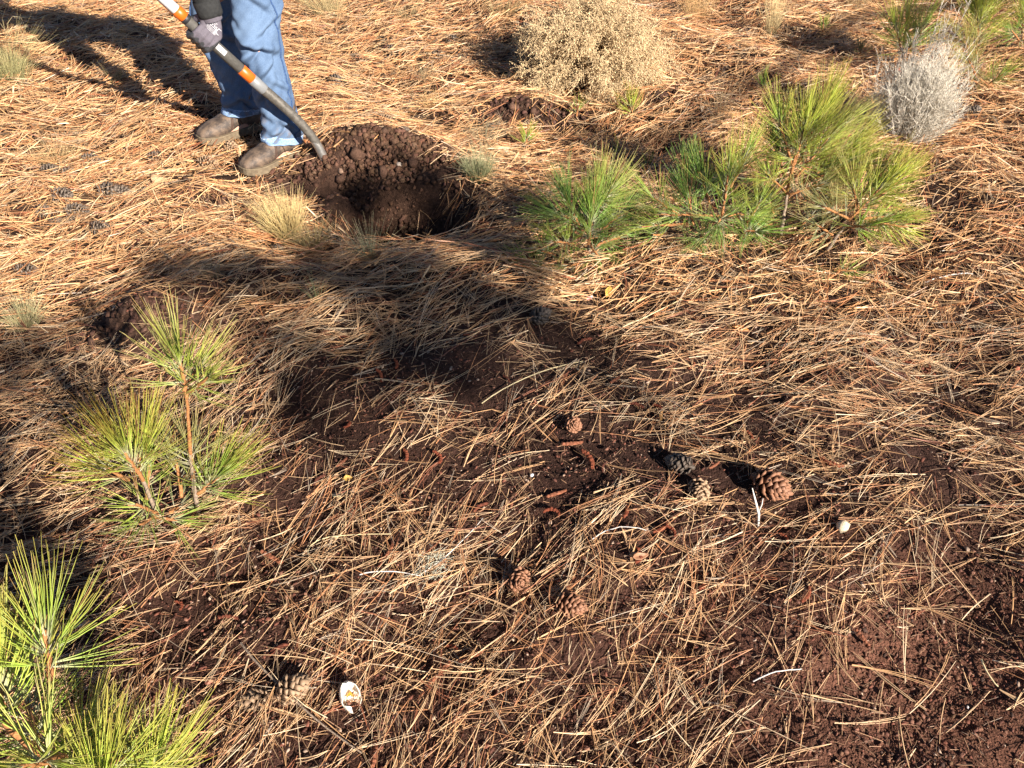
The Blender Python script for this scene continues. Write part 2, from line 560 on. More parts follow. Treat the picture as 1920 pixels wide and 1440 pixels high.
# soil grains and crumbs
def crumbs(name, pts, smin, smax, col, seed, label, lift=.4):
    r = np.random.default_rng(seed)
    x = np.concatenate([r.normal(cx, sx, n) for cx, cy, sx, sy, n in pts])
    y = np.concatenate([r.normal(cy, sy, n) for cx, cy, sx, sy, n in pts])
    s = smin * (smax / smin) ** (r.random(len(x)) ** 3.4)
    c = np.array(col) * r.uniform(.65, 1.35, (len(x), 1)) * r.uniform(.93, 1.07, (len(x), 3))
    o = put(name, blobs_mesh(name, np.stack([x, y, H(x, y) + s * lift], 1), s, c, jit=.30), M_CLOD)
    return tag(o, label, kind='stuff')


crumbs('soil_crumbs', [(-.46, 2.96, .17, .15, 13000), (-.62, 3.42, .22, .09, 9000), (-.25, 3.40, .2, .08, 4000), (-.35, 3.3, .45, .22, 2200)], .0012, .015, (.108, .058, .037), 51, 'crumbly dark earth in and behind the dug pit')
crumbs('soil_crumbs', [(.03, 4.12, .24, .09, 3000), (.85, 4.2, .12, .06, 700), (.3, 4.0, .25, .06, 900)], .0016, .014, (.085, .045, .032), 52, 'crumbly dark earth below the tumbleweed')
crumbs('soil_crumbs', [(-1.30, 2.24, .17, .08, 3200), (-1.1, 2.33, .12, .07, 1000)], .0015, .015, (.088, .047, .033), 53, 'crumbly dark earth behind the left seedling')
crumbs('soil_crumbs', [(-1.28, 3.13, .16, .045, 900)], .002, .018, (.088, .047, .033), 54, 'scattered earth in front of the boots')
gA = G(1750, 1300); gB = G(1880, 1110); gC = G(1640, 1430)
crumbs('soil_grains', [(gA.x, gA.y, .17, .12, 6500), (gB.x, gB.y, .10, .11, 2500), (gC.x, gC.y, .16, .07, 3000), (.75, 1.05, .3, .18, 2500)], .0008, .0052, (.150, .074, .049), 55,
       'fine red brown gravelly soil in the near right corner', .3)

# ------------------------------------------------------------------ pine seedlings
GREENS = {'yellow': (.52, .62, .095), 'mid': (.38, .53, .08), 'deep': (.24, .42, .075), 'dull': (.33, .35, .13), 'pale': (.48, .46, .14)}
TIPS = {'yellow': (.54, .45, .10), 'mid': (.36, .39, .08), 'deep': (.19, .29, .07), 'dull': (.44, .37, .16), 'pale': (.58, .46, .19), 'burnt': (.42, .20, .06)}


def needle_tuft(parent, p0, p1, nf, nl, hue, tip=None, spread=1.0, up=.06, start=.12, width=.0020, seg=3, sides=3):
    """bundles of three long needles along the outer part of a shoot"""
    nf = int(nf * 1.08); spread = spread * 1.22
    ax = (p1 - p0); ln = ax.length; ax = np.array(ax.normalized()); p0 = np.array(p0)
    s = start + (1 - start) * rng.random(nf) ** .8
    order = (s - start) / (1 - start)
    alpha = (np.radians(82) * (1 - order) + np.radians(14) * order) * spread + rng.normal(0, .25, nf)
    phi = rng.uniform(0, 2 * math.pi, nf)
    e1 = np.cross(ax, [0.3, .2, 1.0]); e1 = e1 / np.linalg.norm(e1); e2 = np.cross(ax, e1)
    rad = e1 * np.cos(phi)[:, None] + e2 * np.sin(phi)[:, None]
    D = ax * np.cos(alpha)[:, None] + rad * np.sin(alpha)[:, None]
    D[:, 2] += .05
    rep = np.repeat(np.arange(nf), 3)
    m = len(rep)
    Dn = nrm(D[rep] + rng.normal(0, .055, (m, 3)))
    B = (-rad[rep] * rng.uniform(-.02, .16, m)[:, None]) * np.sin(alpha)[rep][:, None] + np.array([0, 0, up]) * rng.uniform(.2, 1.2, m)[:, None] + rng.normal(0, .06, (m, 3)) + ax * .08
    L = nl * np.repeat(rng.uniform(.7, 1.08, nf), 3) * rng.uniform(.92, 1.04, m)
    base = p0 + ax * (s * ln)[:, None] + rad * .003
    c = np.array(GREENS[hue]) * np.repeat(rng.uniform(.7, 1.25, nf), 3)[:, None] * rng.uniform(.9, 1.1, (m, 3))
    ct = np.array(TIPS[tip or hue]) * np.repeat(rng.uniform(.75, 1.25, nf), 3)[:, None]
    brown = np.repeat(rng.random(nf) < .11, 3)
    ct[brown] = np.array([.40, .21, .085]) * rng.uniform(.7, 1.2, (int(brown.sum()), 1))
    dead = np.repeat(rng.random(nf) < .03, 3)
    c[dead] = np.array([.46, .27, .12]); ct[dead] = np.array([.42, .22, .09])
    me = strands_mesh('needle_tuft', base[rep], Dn, L, B, rng.uniform(.85, 1.2, m) * width, c, seg, sides, .45, ct, Cb=np.array([.55, .50, .36]))
    return tag(put('needle_tuft', me, M_GREEN, parent), kind='stuff')


def seedling(label, base, yb, stems, shoots, group='pine seedlings growing through the needle litter', nm='pine_seedling'):
    """stems: list of (pixel list, width, material); shoots: (px0, px1, dy0, dy1, bundles, needle length, hue, tip, spread)"""
    root = empty(nm, (0, 0, 0), label, 'seedling', group)
    b = G(*base) if len(base) == 2 else Vector(base)
    root.location = b
    off = -b
    for pts, w, mt in stems:
        pp = []
        for q in pts:
            v = P(q[0], q[1], yb + (q[2] if len(q) > 2 else 0))
            v.z = max(v.z, float(H(v.x, v.y)) - .02)
            pp.append(v + off)
        n = len(pp)
        rr = [w * (1 - .45 * i / max(1, n - 1)) for i in range(n)]
        # roughen into fine steps
        fine, fr = [], []
        for i in range(n - 1):
            for k in range(5):
                f = k / 5
                fine.append(pp[i].lerp(pp[i + 1], f) + Vector(rng.normal(0, w * .12, 3))); fr.append((rr[i] * (1 - f) + rr[i + 1] * f) * rng.uniform(.9, 1.12))
        fine.append(pp[-1]); fr.append(rr[-1])
        tube('stem' if mt is M_BARKG else 'shoot', fine, fr, mt, root, 8)
    for sh in shoots:
        a, c2, dy0, dy1, nf, nl_, hue = sh[:7]
        tip = sh[7] if len(sh) > 7 else None
        spr = sh[8] if len(sh) > 8 else 1.0
        p0 = P(a[0], a[1], yb + dy0); p1 = P(c2[0], c2[1], yb + dy1)
        for v in (p0, p1):
            v.z = max(v.z, float(H(v.x, v.y)) + .015)
        p0 = p0 + off; p1 = p1 + off
        ax = (p1 - p0)
        pts = [p0.lerp(p1, f) + Vector(rng.normal(0, .0012, 3)) * (f > 0) for f in (0, .2, .4, .6, .8, 1)]
        so = tube('shoot', pts, [.0052, .005, .0047, .0045, .004, .003], M_BARK, root, 7)
        needle_tuft(so, p0, p1, nf, nl_, hue, tip, spr)
    return root


BK, BG = M_BARK, M_BARKG
# left centre seedling
y1 = G(370, 962).y
seedling('two stemmed yellow green pine seedling with bare lower stem, left of centre', (372, 966), y1,
         [([(372, 966), (362, 900), (357, 850)], .0062, BG), ([(357, 850), (352, 760), (344, 715)], .0048, BK),
          ([(300, 985, -.02), (285, 940, -.04), (262, 890, -.05)], .007, BG)],
         [((350, 745), (338, 672), 0, .02, 42, .150, 'yellow', 'pale', .92),
          ((352, 735), (392, 708), 0, -.05, 18, .105, 'yellow', 'pale', .75),
          ((268, 900), (232, 846), -.05, -.08, 46, .195, 'yellow', 'burnt', .66), ((262, 890), (262, 838), -.03, -.02, 36, .18, 'yellow', 'yellow', .6),
          ((275, 935), (279, 872), -.04, 0, 22, .13, 'mid', 'yellow', .6),
          ((372, 925), (412, 890), 0, .02, 50, .16, 'mid', 'yellow', .66),
          ((310, 990), (255, 945), -.03, -.10, 15, .15, 'yellow', 'dull', .75),
          ((305, 1000), (262, 985), -.03, -.12, 12, .14, 'mid', 'dull', .8),
          ((340, 930), (330, 860), 0, .05, 20, .14, 'dull', 'pale', .8),
          ((320, 960), (350, 950), -.03, .03, 20, .14, 'dull', 'mid', 1.1),
          ((362, 900), (357, 840), 0, .01, 22, .15, 'dull', 'pale', 1.0), ((345, 730), (372, 690), 0, .03, 16, .13, 'yellow', 'pale', .8), ((240, 900), (185, 868), -.06, -.1, 18, .16, 'yellow', 'burnt', .7),
          ((300, 985), (330, 975), -.04, -.05, 16, .14, 'mid', 'pale', 1.2)])
# bottom left seedling, rooted just outside the picture
seedling('dense yellow green pine sapling in the bottom left corner', (-.62, .46, float(H(-.62, .46))), .50,
         [([(300, 1640, .0), (180, 1500, .0), (90, 1430, .02), (10, 1355, .05)], .0085, BK)],
         [((140, 1450), (148, 1392), .02, .08, 60, .135, 'yellow', 'yellow', 1.05),
          ((200, 1440), (262, 1398), .02, .1, 46, .12, 'yellow', 'pale', .85),
          ((20, 1370), (-10, 1270), .05, .10, 60, .16, 'yellow', 'yellow', .8),
          ((70, 1410), (48, 1290), .02, .14, 46, .15, 'yellow', 'mid', .75),
          ((95, 1270), (84, 1185), .10, .14, 34, .125, 'mid', 'yellow', .85),
          ((120, 1420), (30, 1440), .0, -.06, 36, .14, 'yellow', 'pale', .9),
          ((150, 1480), (170, 1450), .0, .05, 40, .14, 'mid', 'yellow', 1.1),
          ((230, 1600), (240, 1500), .0, .03, 60, .15, 'mid', 'yellow', 1.0), ((270, 1580), (280, 1510), .0, .04, 44, .12, 'mid', 'yellow', 1.0), ((120, 1560), (130, 1490), .0, .0, 50, .15, 'mid', 'yellow', 1.0),
          ((180, 1560), (190, 1470), -.02, -.03, 60, .15, 'yellow', 'yellow', 1.0), ((260, 1520), (290, 1440), .02, .06, 44, .13, 'yellow', 'yellow', .95)])
# right hand clump, four seedlings
ya = G(1105, 490).y
seedling('dark green pine seedling at the left end of the row, with orange shoot', (1108, 492), ya,
         [([(1108, 492), (1103, 458)], .007, BG)],
         [((1103, 458), (1112, 392), 0, .03, 95, .165, 'deep', 'mid', .85),
          ((1106, 440), (1128, 330), .05, .10, 34, .14, 'mid', 'pale', .6),
          ((1090, 440), (1062, 365), .05, .08, 40, .15, 'deep', 'deep', .7),
          ((1075, 457), (1036, 453), -.02, -.05, 28, .12, 'mid', 'yellow', .95),
          ((1120, 460), (1175, 440), .03, .10, 34, .15, 'deep', 'mid', .85),
          ((1110, 462), (1120, 480), -.02, -.06, 24, .13, 'deep', 'mid', 1.2),
          ((1000, 520), (976, 492), -.04, -.04, 26, .10, 'mid', 'mid', .9),
          ((1040, 480), (1015, 470), -.02, -.06, 16, .13, 'deep', 'mid', 1.1),
          ((1095, 490), (1060, 500), -.06, -.10, 14, .12, 'dull', 'mid', 1.0),
          ((1115, 400), (1150, 350), .04, .08, 50, .15, 'mid', 'pale', .8), ((1085, 420), (1040, 400), .03, .06, 50, .15, 'deep', 'mid', .9), ((1130, 430), (1165, 400), .05, .1, 40, .15, 'deep', 'mid', .9)])
yb_ = G(1355, 470).y
seedling('pine seedling with orange central stem and drooping dark lower needles, second in the row', (1357, 472), yb_,
         [([(1357, 472), (1354, 405)], .006, BG)],
         [((1354, 403), (1367, 318), 0, .05, 40, .155, 'mid', 'yellow', .78),
          ((1354, 405), (1240, 402), 0, -.04, 22, .135, 'mid', 'dull', .95),
          ((1354, 405), (1345, 420), 0, -.08, 46, .15, 'deep', 'dull', 1.25),
          ((1354, 405), (1405, 402), 0, .03, 36, .15, 'mid', 'mid', 1.0),
          ((1300, 420), (1290, 370), .06, .10, 40, .15, 'deep', 'deep', .9),
          ((1295, 390), (1290, 330), .12, .16, 46, .15, 'deep', 'deep', .85),
          ((1330, 380), (1315, 330), .08, .12, 36, .14, 'deep', 'mid', .9),
          ((1250, 440), (1225, 440), .02, -.03, 18, .12, 'deep', 'dull', 1.1),
          ((1370, 350), (1400, 290), .04, .08, 40, .15, 'mid', 'yellow', .8), ((1290, 420), (1205, 425), -.01, -.05, 26, .13, 'mid', 'yellow', 1.0), ((1270, 400), (1215, 365), .05, .08, 30, .14, 'mid', 'mid', .95), ((1400, 420), (1425, 380), .02, .03, 30, .13, 'mid', 'yellow', 1.0), ((1330, 440), (1310, 445), -.02, -.06, 40, .14, 'deep', 'dull', 1.2), ((1390, 430), (1420, 435), -.02, -.05, 40, .14, 'deep', 'mid', 1.2)])
yc = G(1462, 452).y
seedling('tallest bright green pine seedling with dark trunk, third in the row', (1462, 455), yc,
         [([(1462, 455), (1470, 400), (1476, 362)], .0095, BG), ([(1476, 362), (1484, 320), (1492, 290)], .007, BK)],
         [((1484, 325), (1512, 232), .0, .02, 70, .175, 'yellow', 'yellow', .85), ((1486, 310), (1460, 225), .0, .05, 40, .16, 'mid', 'yellow', .85),
          ((1495, 330), (1560, 250), .0, .05, 70, .165, 'yellow', 'pale', .85), ((1500, 345), (1625, 300), .0, .0, 50, .14, 'yellow', 'yellow', .75),
          ((1500, 340), (1588, 300), .02, .03, 80, .165, 'mid', 'yellow', .7),
          ((1480, 300), (1470, 240), .08, .14, 60, .15, 'mid', 'yellow', .8),
          ((1474, 362), (1434, 322), .0, -.06, 30, .12, 'mid', 'yellow', .8),
          ((1510, 270), (1590, 225), .12, .18, 50, .16, 'yellow', 'pale', .6),
          ((1480, 365), (1545, 345), -.03, -.06, 40, .13, 'dull', 'yellow', 1.0),
          ((1450, 400), (1440, 370), .05, .1, 40, .14, 'deep', 'mid', 1.0),
          ((1500, 300), (1545, 200), .04, .08, 80, .17, 'yellow', 'yellow', .6), ((1520, 330), (1600, 268), .06, .12, 70, .165, 'yellow', 'yellow', .6),
          ((1470, 330), (1455, 270), .1, .16, 60, .15, 'mid', 'mid', .9), ((1500, 380), (1560, 360), .04, .08, 50, .14, 'dull', 'yellow', .9), ((1440, 430), (1420, 420), .0, -.05, 30, .13, 'deep', 'mid', 1.1),
          ((1505, 420), (1530, 400), .02, .06, 40, .13, 'dull', 'dull', 1.1)])
yd = G(1550, 470).y
seedling('leaning pine seedling with orange shoot pointing right, at the right end of the row', (1545, 480), yd,
         [([(1545, 480), (1572, 440), (1592, 412)], .008, BG), ([(1592, 412), (1620, 385)], .006, BK)],
         [((1605, 400), (1668, 335), 0, .03, 66, .155, 'yellow', 'yellow', .62),
          ((1620, 410), (1690, 405), 0, .02, 46, .125, 'mid', 'yellow', .6),
          ((1594, 412), (1540, 385), 0, -.08, 26, .15, 'dull', 'pale', .8),
          ((1590, 425), (1625, 425), 0, -.06, 30, .13, 'mid', 'mid', 1.0),
          ((1600, 390), (1640, 330), .05, .10, 24, .13, 'mid', 'mid', .6),
          ((1560, 440), (1530, 420), -.02, -.05, 26, .11, 'dull', 'pale', 1.1),
          ((1640, 375), (1690, 335), .02, .04, 34, .14, 'yellow', 'yellow', .8), ((1630, 415), (1700, 425), -.01, -.03, 34, .13, 'yellow', 'yellow', .85), ((1610, 400), (1600, 345), .03, .06, 26, .14, 'yellow', 'pale', .9)])
ye = G(1590, 520).y
seedling('small low pine sprig lying in the litter below the row of seedlings', (1555, 512), ye,
         [], [((1565, 506), (1604, 508), 0, -.01, 24, .075, 'mid', 'pale', .9), ((1560, 515), (1545, 525), -.02, -.05, 8, .09, 'dull', 'dull', .9)])
# upper right, behind the grey bush
yf = G(1695, 130).y
seedling('broad bright pine seedling behind the grey bush, left of the tall one', (1695, 130), yf,
         [([(1695, 130), (1692, 90)], .008, BG)],
         [((1692, 110), (1680, 50), 0, 0, 60, .20, 'mid', 'yellow', .85), ((1692, 110), (1735, 45), 0, .05, 60, .2, 'mid', 'yellow', .8),
          ((1690, 105), (1706, 10), .1, .15, 50, .18, 'yellow', 'pale', .7)])
yg = G(1830, 165).y
seedling('tall yellow green pine seedling behind the grey bush with orange stem', (1828, 160), yg,
         [([(1828, 165), (1832, 100)], .009, BG)],
         [((1830, 100), (1838, 20), 0, .02, 100, .22, 'yellow', 'yellow', .75), ((1828, 110), (1806, 75), 0, -.1, 50, .2, 'pale', 'pale', .9),
          ((1830, 140), (1815, 110), -.1, -.15, 40, .2, 'pale', 'pale', 1.1), ((1850, 160), (1880, 140), -.05, -.08, 34, .13, 'mid', 'yellow', .75),
          ((1835, 60), (1850, -20), .05, .1, 60, .2, 'yellow', 'yellow', .7), ((1830, 160), (1840, 150), -.05, -.1, 26, .13, 'pale', 'dull', 1.1)])
yh = G(1915, 95).y
seedling('green pine seedling at the upper right edge of the picture', (1915, 100), yh,
         [([(1915, 100), (1918, 50)], .008, BG)],
         [((1916, 80), (1918, 20), 0, .0, 70, .17, 'mid', 'yellow', .9), ((1916, 60), (1945, 20), 0, .0, 60, .18, 'mid', 'yellow', .8), ((1915, 80), (1895, 55), -.02, -.1, 34, .14, 'deep', 'mid', 1.0)])
# tiny ones in the clearing below the tumbleweed
for (px, py), dx, n, ln, hue, tip, lab in [
    ((1081, 222), 4, 10, .085, 'mid', 'mid', 'tiny upright pine sprig below the middle of the tumbleweed'),
    ((1185, 222), -2, 34, .115, 'yellow', 'yellow', 'small rounded yellow green pine sprout below the right side of the tumbleweed'),
    ((985, 280), 4, 24, .085, 'mid', 'yellow', 'low green pine sprout above the leftmost seedling of the row'),
    ((1432, 180), 0, 22, .10, 'deep', 'mid', 'dark green pine sprout in shade just above the tallest seedling'),
    ((1541, 66), 3, 14, .085, 'mid', 'mid', 'small green pine sprout right of the pale straw tuft near the top'),
    ((1612, 112), 0, 16, .09, 'dull', 'dull', 'dull green pine sprout just left of the grey bush'),
    ((1212, 330), 2, 8, .08, 'mid', 'mid', 'sparse pine sprout in the gap between the first two seedlings of the row'),
    ((1165, 300), 0, 6, .08, 'deep', 'mid', 'thin dark sprout above the leftmost seedling of the row')]:
    yy = G(px, py).y
    seedling(lab, (px, py), yy, [], [((px, py), (px + dx, py - 24), 0, 0, n, ln, hue, tip, .75)], 'tiny pine sprouts', 'pine_sprout')

# ------------------------------------------------------------------ unseen pine added for its shade; bough tufts follow the ground spots to darken
SUNV = -np.array(ldir)
tb_ = Vector((9.9, -.5, 0))
pt = empty('added_shade_pine', tb_, 'unseen pine tree added beyond the right side, its low bough shading the pit rim', 'tree')
tpts = [Vector((.05 * math.sin(z * .6), .06 * math.sin(z * .4 + 1), z)) for z in np.linspace(-.1, 14, 22)]
tube('trunk', tpts, [.26 - .015 * z for z in np.linspace(0, 14, 22)], mat_flat('pine_bark', (.12, .07, .045), .9, .1, .5, 9, bump=1.0, bscale=14, col2=(.34, .19, .11)), pt, 24)
shade = [(295, 487), (340, 495), (390, 500), (440, 512), (490, 505), (540, 520), (590, 528), (640, 520), (690, 535), (740, 525), (790, 540), (840, 530), (885, 548), (930, 560), (975, 575),
         (430, 485), (560, 492), (660, 498), (720, 492), (770, 500), (730, 455), (770, 430), (800, 470), (850, 500), (860, 590), (1030, 605),
         (640, 690), (560, 720), (600, 740), (690, 670), (520, 770), (755, 640), (820, 420), (840, 455),
         (560, 368), (610, 378), (660, 384), (715, 390), (760, 385), (810, 380), (850, 400), (745, 480), (870, 450), (905, 480), (720, 410), (745, 440), (700, 385), (790, 410),
         (12, 700), (10, 640), (60, 650), (1080, 640), (1130, 690), (1010, 680), (900, 690), (860, 740), (560, 660), (480, 650), (700, 620), (930, 640), (620, 780)]  # ground spots that the added bough foliage is placed to shade
tg = []
for k, (px, py) in enumerate(shade):
    g = np.array(G(px, py))
    hgt = 3.15 + .12 * math.sin(k * 1.7)
    g[:2] += rng.normal(0, .035, 2)
    tg.append(Vector(g + SUNV * (hgt - g[2]) / SUNV[2]) - tb_)
tip = tg[0]
root_b = Vector((0, 0, 4.2))
spine = [root_b, root_b.lerp(tg[13], .35) + Vector((0, 0, .38)), root_b.lerp(tg[13], .75) + Vector((0, 0, .22)), tg[13], tg[8], tg[4], tg[0]]
bough = tube('bough', spine, [.034, .026, .020, .016, .013, .010, .006], M_BARKG, pt, 10)
bo_c = [spine[3].lerp(spine[6], f) for f in np.linspace(0, 1, 30)]
for k, q in enumerate(tg):
    near = min(bo_c, key=lambda v: (v - q).length)
    if (near - q).length > .03:
        tube('twig', [near, near.lerp(q, .5) + Vector((0, 0, -.02)), q], [.007, .005, .004], M_BARKG, bough, 6)
    ax = Vector((-.7, -.1, -.15)) + Vector(rng.normal(0, .45, 3))
    needle_tuft(bough, q - ax.normalized() * .07, q + ax.normalized() * .07, int(rng.uniform(26, 74)) if k < 60 else 20, .16, 'mid', 'mid', 1.05, width=.0026, seg=2, sides=2)
for k in range(120):
    z = rng.uniform(9.2, 14.6); a_ = rng.uniform(0, 6.283); R = (15.2 - z) * .30 * rng.uniform(.35, 1)
    q = Vector((math.cos(a_) * R, math.sin(a_) * R, z))
    tube('branch', [Vector((0, 0, z - .25)), q * .5 + Vector((0, 0, z * .5 - .05)), q], [.03, .02, .008], M_BARKG, pt, 6)
    needle_tuft(pt, q * .9 + Vector((0, 0, z * .1)), q, 44, .32, 'mid', 'mid', 1.2, width=.008, seg=2, sides=2)

# ------------------------------------------------------------------ grass tufts
STRAW, PALE, GREYG, GREENG = (.56, .44, .22), (.62, .53, .32), (.33, .33, .22), (.26, .30, .14)


def grass(label, px, py, hpx, wpx, n, col, colb=None, lean=(0, 0), spread=.55, curl=.25, name='grass_tuft', group='dry grass tufts in the needle litter', width=.0016):
    b = G(px, py)
    d = b.y * CP + (CAM_H - b.z) * SP
    h = hpx / FPX * d / CP; w = wpx / FPX * d
    root = empty(name, b, label, 'grass', group)
    rr = w * .22 * np.sqrt(rng.random(n)); th = rng.uniform(0, 6.283, n)
    P0 = np.stack([rr * np.cos(th), rr * np.sin(th), np.full(n, -.008)], 1)
    out = np.stack([np.cos(th), np.sin(th), np.zeros(n)], 1) * (rr / (w * .22))[:, None]
    D = np.array([lean[0], lean[1], 1.0]) + out * spread * .75 * rng.uniform(.4, 1.25, (n, 1)) + rng.normal(0, .13, (n, 3))
    B = out * curl * rng.uniform(0, 1.2, (n, 1)) + rng.normal(0, .08, (n, 3)) - np.array([0, 0, .10])
    L = h * 1.3 * rng.uniform(.6, 1.05, n)
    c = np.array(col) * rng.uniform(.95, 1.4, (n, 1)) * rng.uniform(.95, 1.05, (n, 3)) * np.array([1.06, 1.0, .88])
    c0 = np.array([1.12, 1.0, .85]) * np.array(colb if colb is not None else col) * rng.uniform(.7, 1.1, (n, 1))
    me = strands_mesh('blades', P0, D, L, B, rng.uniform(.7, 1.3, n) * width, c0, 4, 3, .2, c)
    tag(put('blades', me, M_GRASS, root), kind='stuff')
    return root


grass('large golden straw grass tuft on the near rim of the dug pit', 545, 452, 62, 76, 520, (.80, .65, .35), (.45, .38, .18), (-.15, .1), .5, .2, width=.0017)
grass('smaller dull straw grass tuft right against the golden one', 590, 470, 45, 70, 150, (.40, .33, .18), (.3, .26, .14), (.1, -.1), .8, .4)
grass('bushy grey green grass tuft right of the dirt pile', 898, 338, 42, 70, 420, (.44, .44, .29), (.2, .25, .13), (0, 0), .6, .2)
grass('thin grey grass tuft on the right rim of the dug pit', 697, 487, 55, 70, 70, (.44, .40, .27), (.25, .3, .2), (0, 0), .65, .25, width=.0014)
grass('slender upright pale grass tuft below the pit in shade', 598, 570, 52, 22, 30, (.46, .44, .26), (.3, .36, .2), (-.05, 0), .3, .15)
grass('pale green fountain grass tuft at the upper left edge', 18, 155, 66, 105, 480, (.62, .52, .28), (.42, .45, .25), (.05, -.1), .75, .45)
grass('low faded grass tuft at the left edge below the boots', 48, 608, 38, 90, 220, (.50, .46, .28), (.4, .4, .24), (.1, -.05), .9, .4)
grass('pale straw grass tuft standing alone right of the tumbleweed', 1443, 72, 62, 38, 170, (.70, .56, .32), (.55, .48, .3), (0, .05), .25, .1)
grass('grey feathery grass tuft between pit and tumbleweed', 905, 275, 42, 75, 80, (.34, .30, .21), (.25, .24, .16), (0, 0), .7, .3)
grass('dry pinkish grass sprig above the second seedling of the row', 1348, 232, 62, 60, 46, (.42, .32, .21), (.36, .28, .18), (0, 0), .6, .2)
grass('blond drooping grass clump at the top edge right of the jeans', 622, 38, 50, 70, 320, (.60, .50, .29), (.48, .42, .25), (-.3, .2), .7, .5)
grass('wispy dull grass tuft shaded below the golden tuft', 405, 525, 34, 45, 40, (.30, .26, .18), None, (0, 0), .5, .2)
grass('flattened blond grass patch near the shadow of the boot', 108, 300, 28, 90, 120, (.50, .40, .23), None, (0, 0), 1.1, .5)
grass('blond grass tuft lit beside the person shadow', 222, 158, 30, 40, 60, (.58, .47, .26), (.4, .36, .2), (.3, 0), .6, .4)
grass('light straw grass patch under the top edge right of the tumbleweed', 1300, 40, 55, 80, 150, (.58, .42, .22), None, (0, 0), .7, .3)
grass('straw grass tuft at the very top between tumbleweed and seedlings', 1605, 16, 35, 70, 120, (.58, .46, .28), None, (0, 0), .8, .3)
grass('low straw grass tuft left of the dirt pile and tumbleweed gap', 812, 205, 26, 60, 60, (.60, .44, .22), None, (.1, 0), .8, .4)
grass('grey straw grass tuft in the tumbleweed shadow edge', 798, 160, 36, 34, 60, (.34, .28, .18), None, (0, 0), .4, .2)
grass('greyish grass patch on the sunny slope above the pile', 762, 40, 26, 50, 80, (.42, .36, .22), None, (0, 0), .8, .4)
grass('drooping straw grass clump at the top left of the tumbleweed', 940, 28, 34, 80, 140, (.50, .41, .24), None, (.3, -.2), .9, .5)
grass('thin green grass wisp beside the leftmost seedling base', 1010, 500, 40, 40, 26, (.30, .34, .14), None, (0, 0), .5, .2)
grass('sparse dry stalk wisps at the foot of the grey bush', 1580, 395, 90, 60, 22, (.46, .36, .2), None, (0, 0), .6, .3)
# seed head stalks, upper left corner
sg = G(18, 80)
st = empty('grass_stalks', sg, 'tall arching grass stalks with pale seed heads in the upper left corner', 'grass', 'dry grass tufts in the needle litter')
for k, (ex, ey, hx, hy) in enumerate([(24, 30, 54, 34), (22, 55, 50, 49), (-6, 20, 14, 2), (14, 6, 24, -10)]):
    a = Vector((rng.normal(0, .01), rng.normal(0, .01), 0)); e = P(ex, ey, sg.y - .05 * k) - sg; hd = P(hx, hy, sg.y - .05 * k) - sg
    mid = a.lerp(e, .5) + Vector((-.02, 0, .03))
    tube('stalk', [a, mid, e], [.0014, .0012, .001], mat_flat('straw', (.55, .44, .25), .6) if k == 0 else bpy.data.materials['straw'], st, 6)
    n = 34
    ff = rng.random(n)
    axv = np.array((hd - e).normalized())
    P0 = np.array(e)[None] + np.array(hd - e)[None] * ff[:, None]
    me = strands_mesh('seed_head', P0, axv + rng.normal(0, .3, (n, 3)), rng.uniform(.015, .03, n), rng.normal(0, .1, (n, 3)), .0022, (.62, .52, .33), 2, 3, .2)
    tag(put('seed_head', me, M_GRASS, st), kind='stuff')

# ------------------------------------------------------------------ tumbleweed
tb = Vector((.41, 4.56, float(H(.41, 4.56))))
tw = empty('tumbleweed', tb, 'big round beige tumbleweed with bead like dry branchlets', 'tumbleweed')
n = 330
th = rng.uniform(0, 6.283, n); ph = np.arccos(rng.uniform(-.12, 1, n))
dirs = np.stack([np.sin(ph) * np.cos(th), np.sin(ph) * np.sin(th), np.cos(ph)], 1)
rad = np.array([.50, .44, .48]) * (1 + .10 * vnoise(dirs, 3.0, 61))[:, None] * rng.uniform(.80, 1.03, (n, 1))
org = np.array([.02, .05, .10])
end = dirs * rad; end[:, 2] += .04
D0 = end - org - rng.normal(0, .02, (n, 3))
Lm = np.linalg.norm(D0, axis=1)
Bm = -np.array([0, 0, .30])[None] * (np.sin(ph) ** 2)[:, None] + rng.normal(0, .05, (n, 3))
Dm = nrm(D0) - Bm
Lm2 = Lm
P0m = np.repeat(org[None], n, 0) + rng.normal(0, .02, (n, 3))
BE = np.array([.58, .43, .245])


def on_curve(i, t):
    return P0m[i] + nrm(Dm)[i] * Lm2[i][:, None] * t[:, None] + Bm[i] * Lm2[i][:, None] * (t ** 2)[:, None]


me = strands_mesh('stem', P0m, Dm, Lm2, Bm, .0045, BE * .8, 7, 3, .3)
tag(put('stem', me, M_TWIG, tw), kind='stuff')
k = 56
i = np.repeat(np.arange(n), k)
t = .30 + .72 * rng.random(n * k) ** .75
q = on_curve(i, t)
tan = nrm(nrm(Dm)[i] + 2 * Bm[i] * t[:, None])
dv = nrm(tan * rng.uniform(.4, 1.0, (len(i), 1)) + rng.normal(0, .75, (len(i), 3)))
Lt = rng.uniform(.025, .065, len(i))
q[:, 2] = np.maximum(q[:, 2], -.01)
Bt = np.array([0, 0, -.25]) + rng.normal(0, .22, (len(i), 3))
cb = BE * rng.uniform(.65, 1.25, (len(i), 1))
me = strands_mesh('branchlets', q, dv, Lt, Bt, .0022, cb, 2, 3, .7, cb * 1.15)
tag(put('branchlets', me, M_TWIG, tw), kind='stuff')
reps = 2
f = np.tile(np.array([.6, 1.0]), len(i))
i2 = np.repeat(np.arange(len(i)), reps)
bp = q[i2] + dv[i2] * (Lt[i2] * f)[:, None] + Bt[i2] * (Lt[i2] * f ** 2)[:, None] + rng.normal(0, .003, (len(i2), 3))
sz = rng.uniform(.0020, .0046, len(i2))
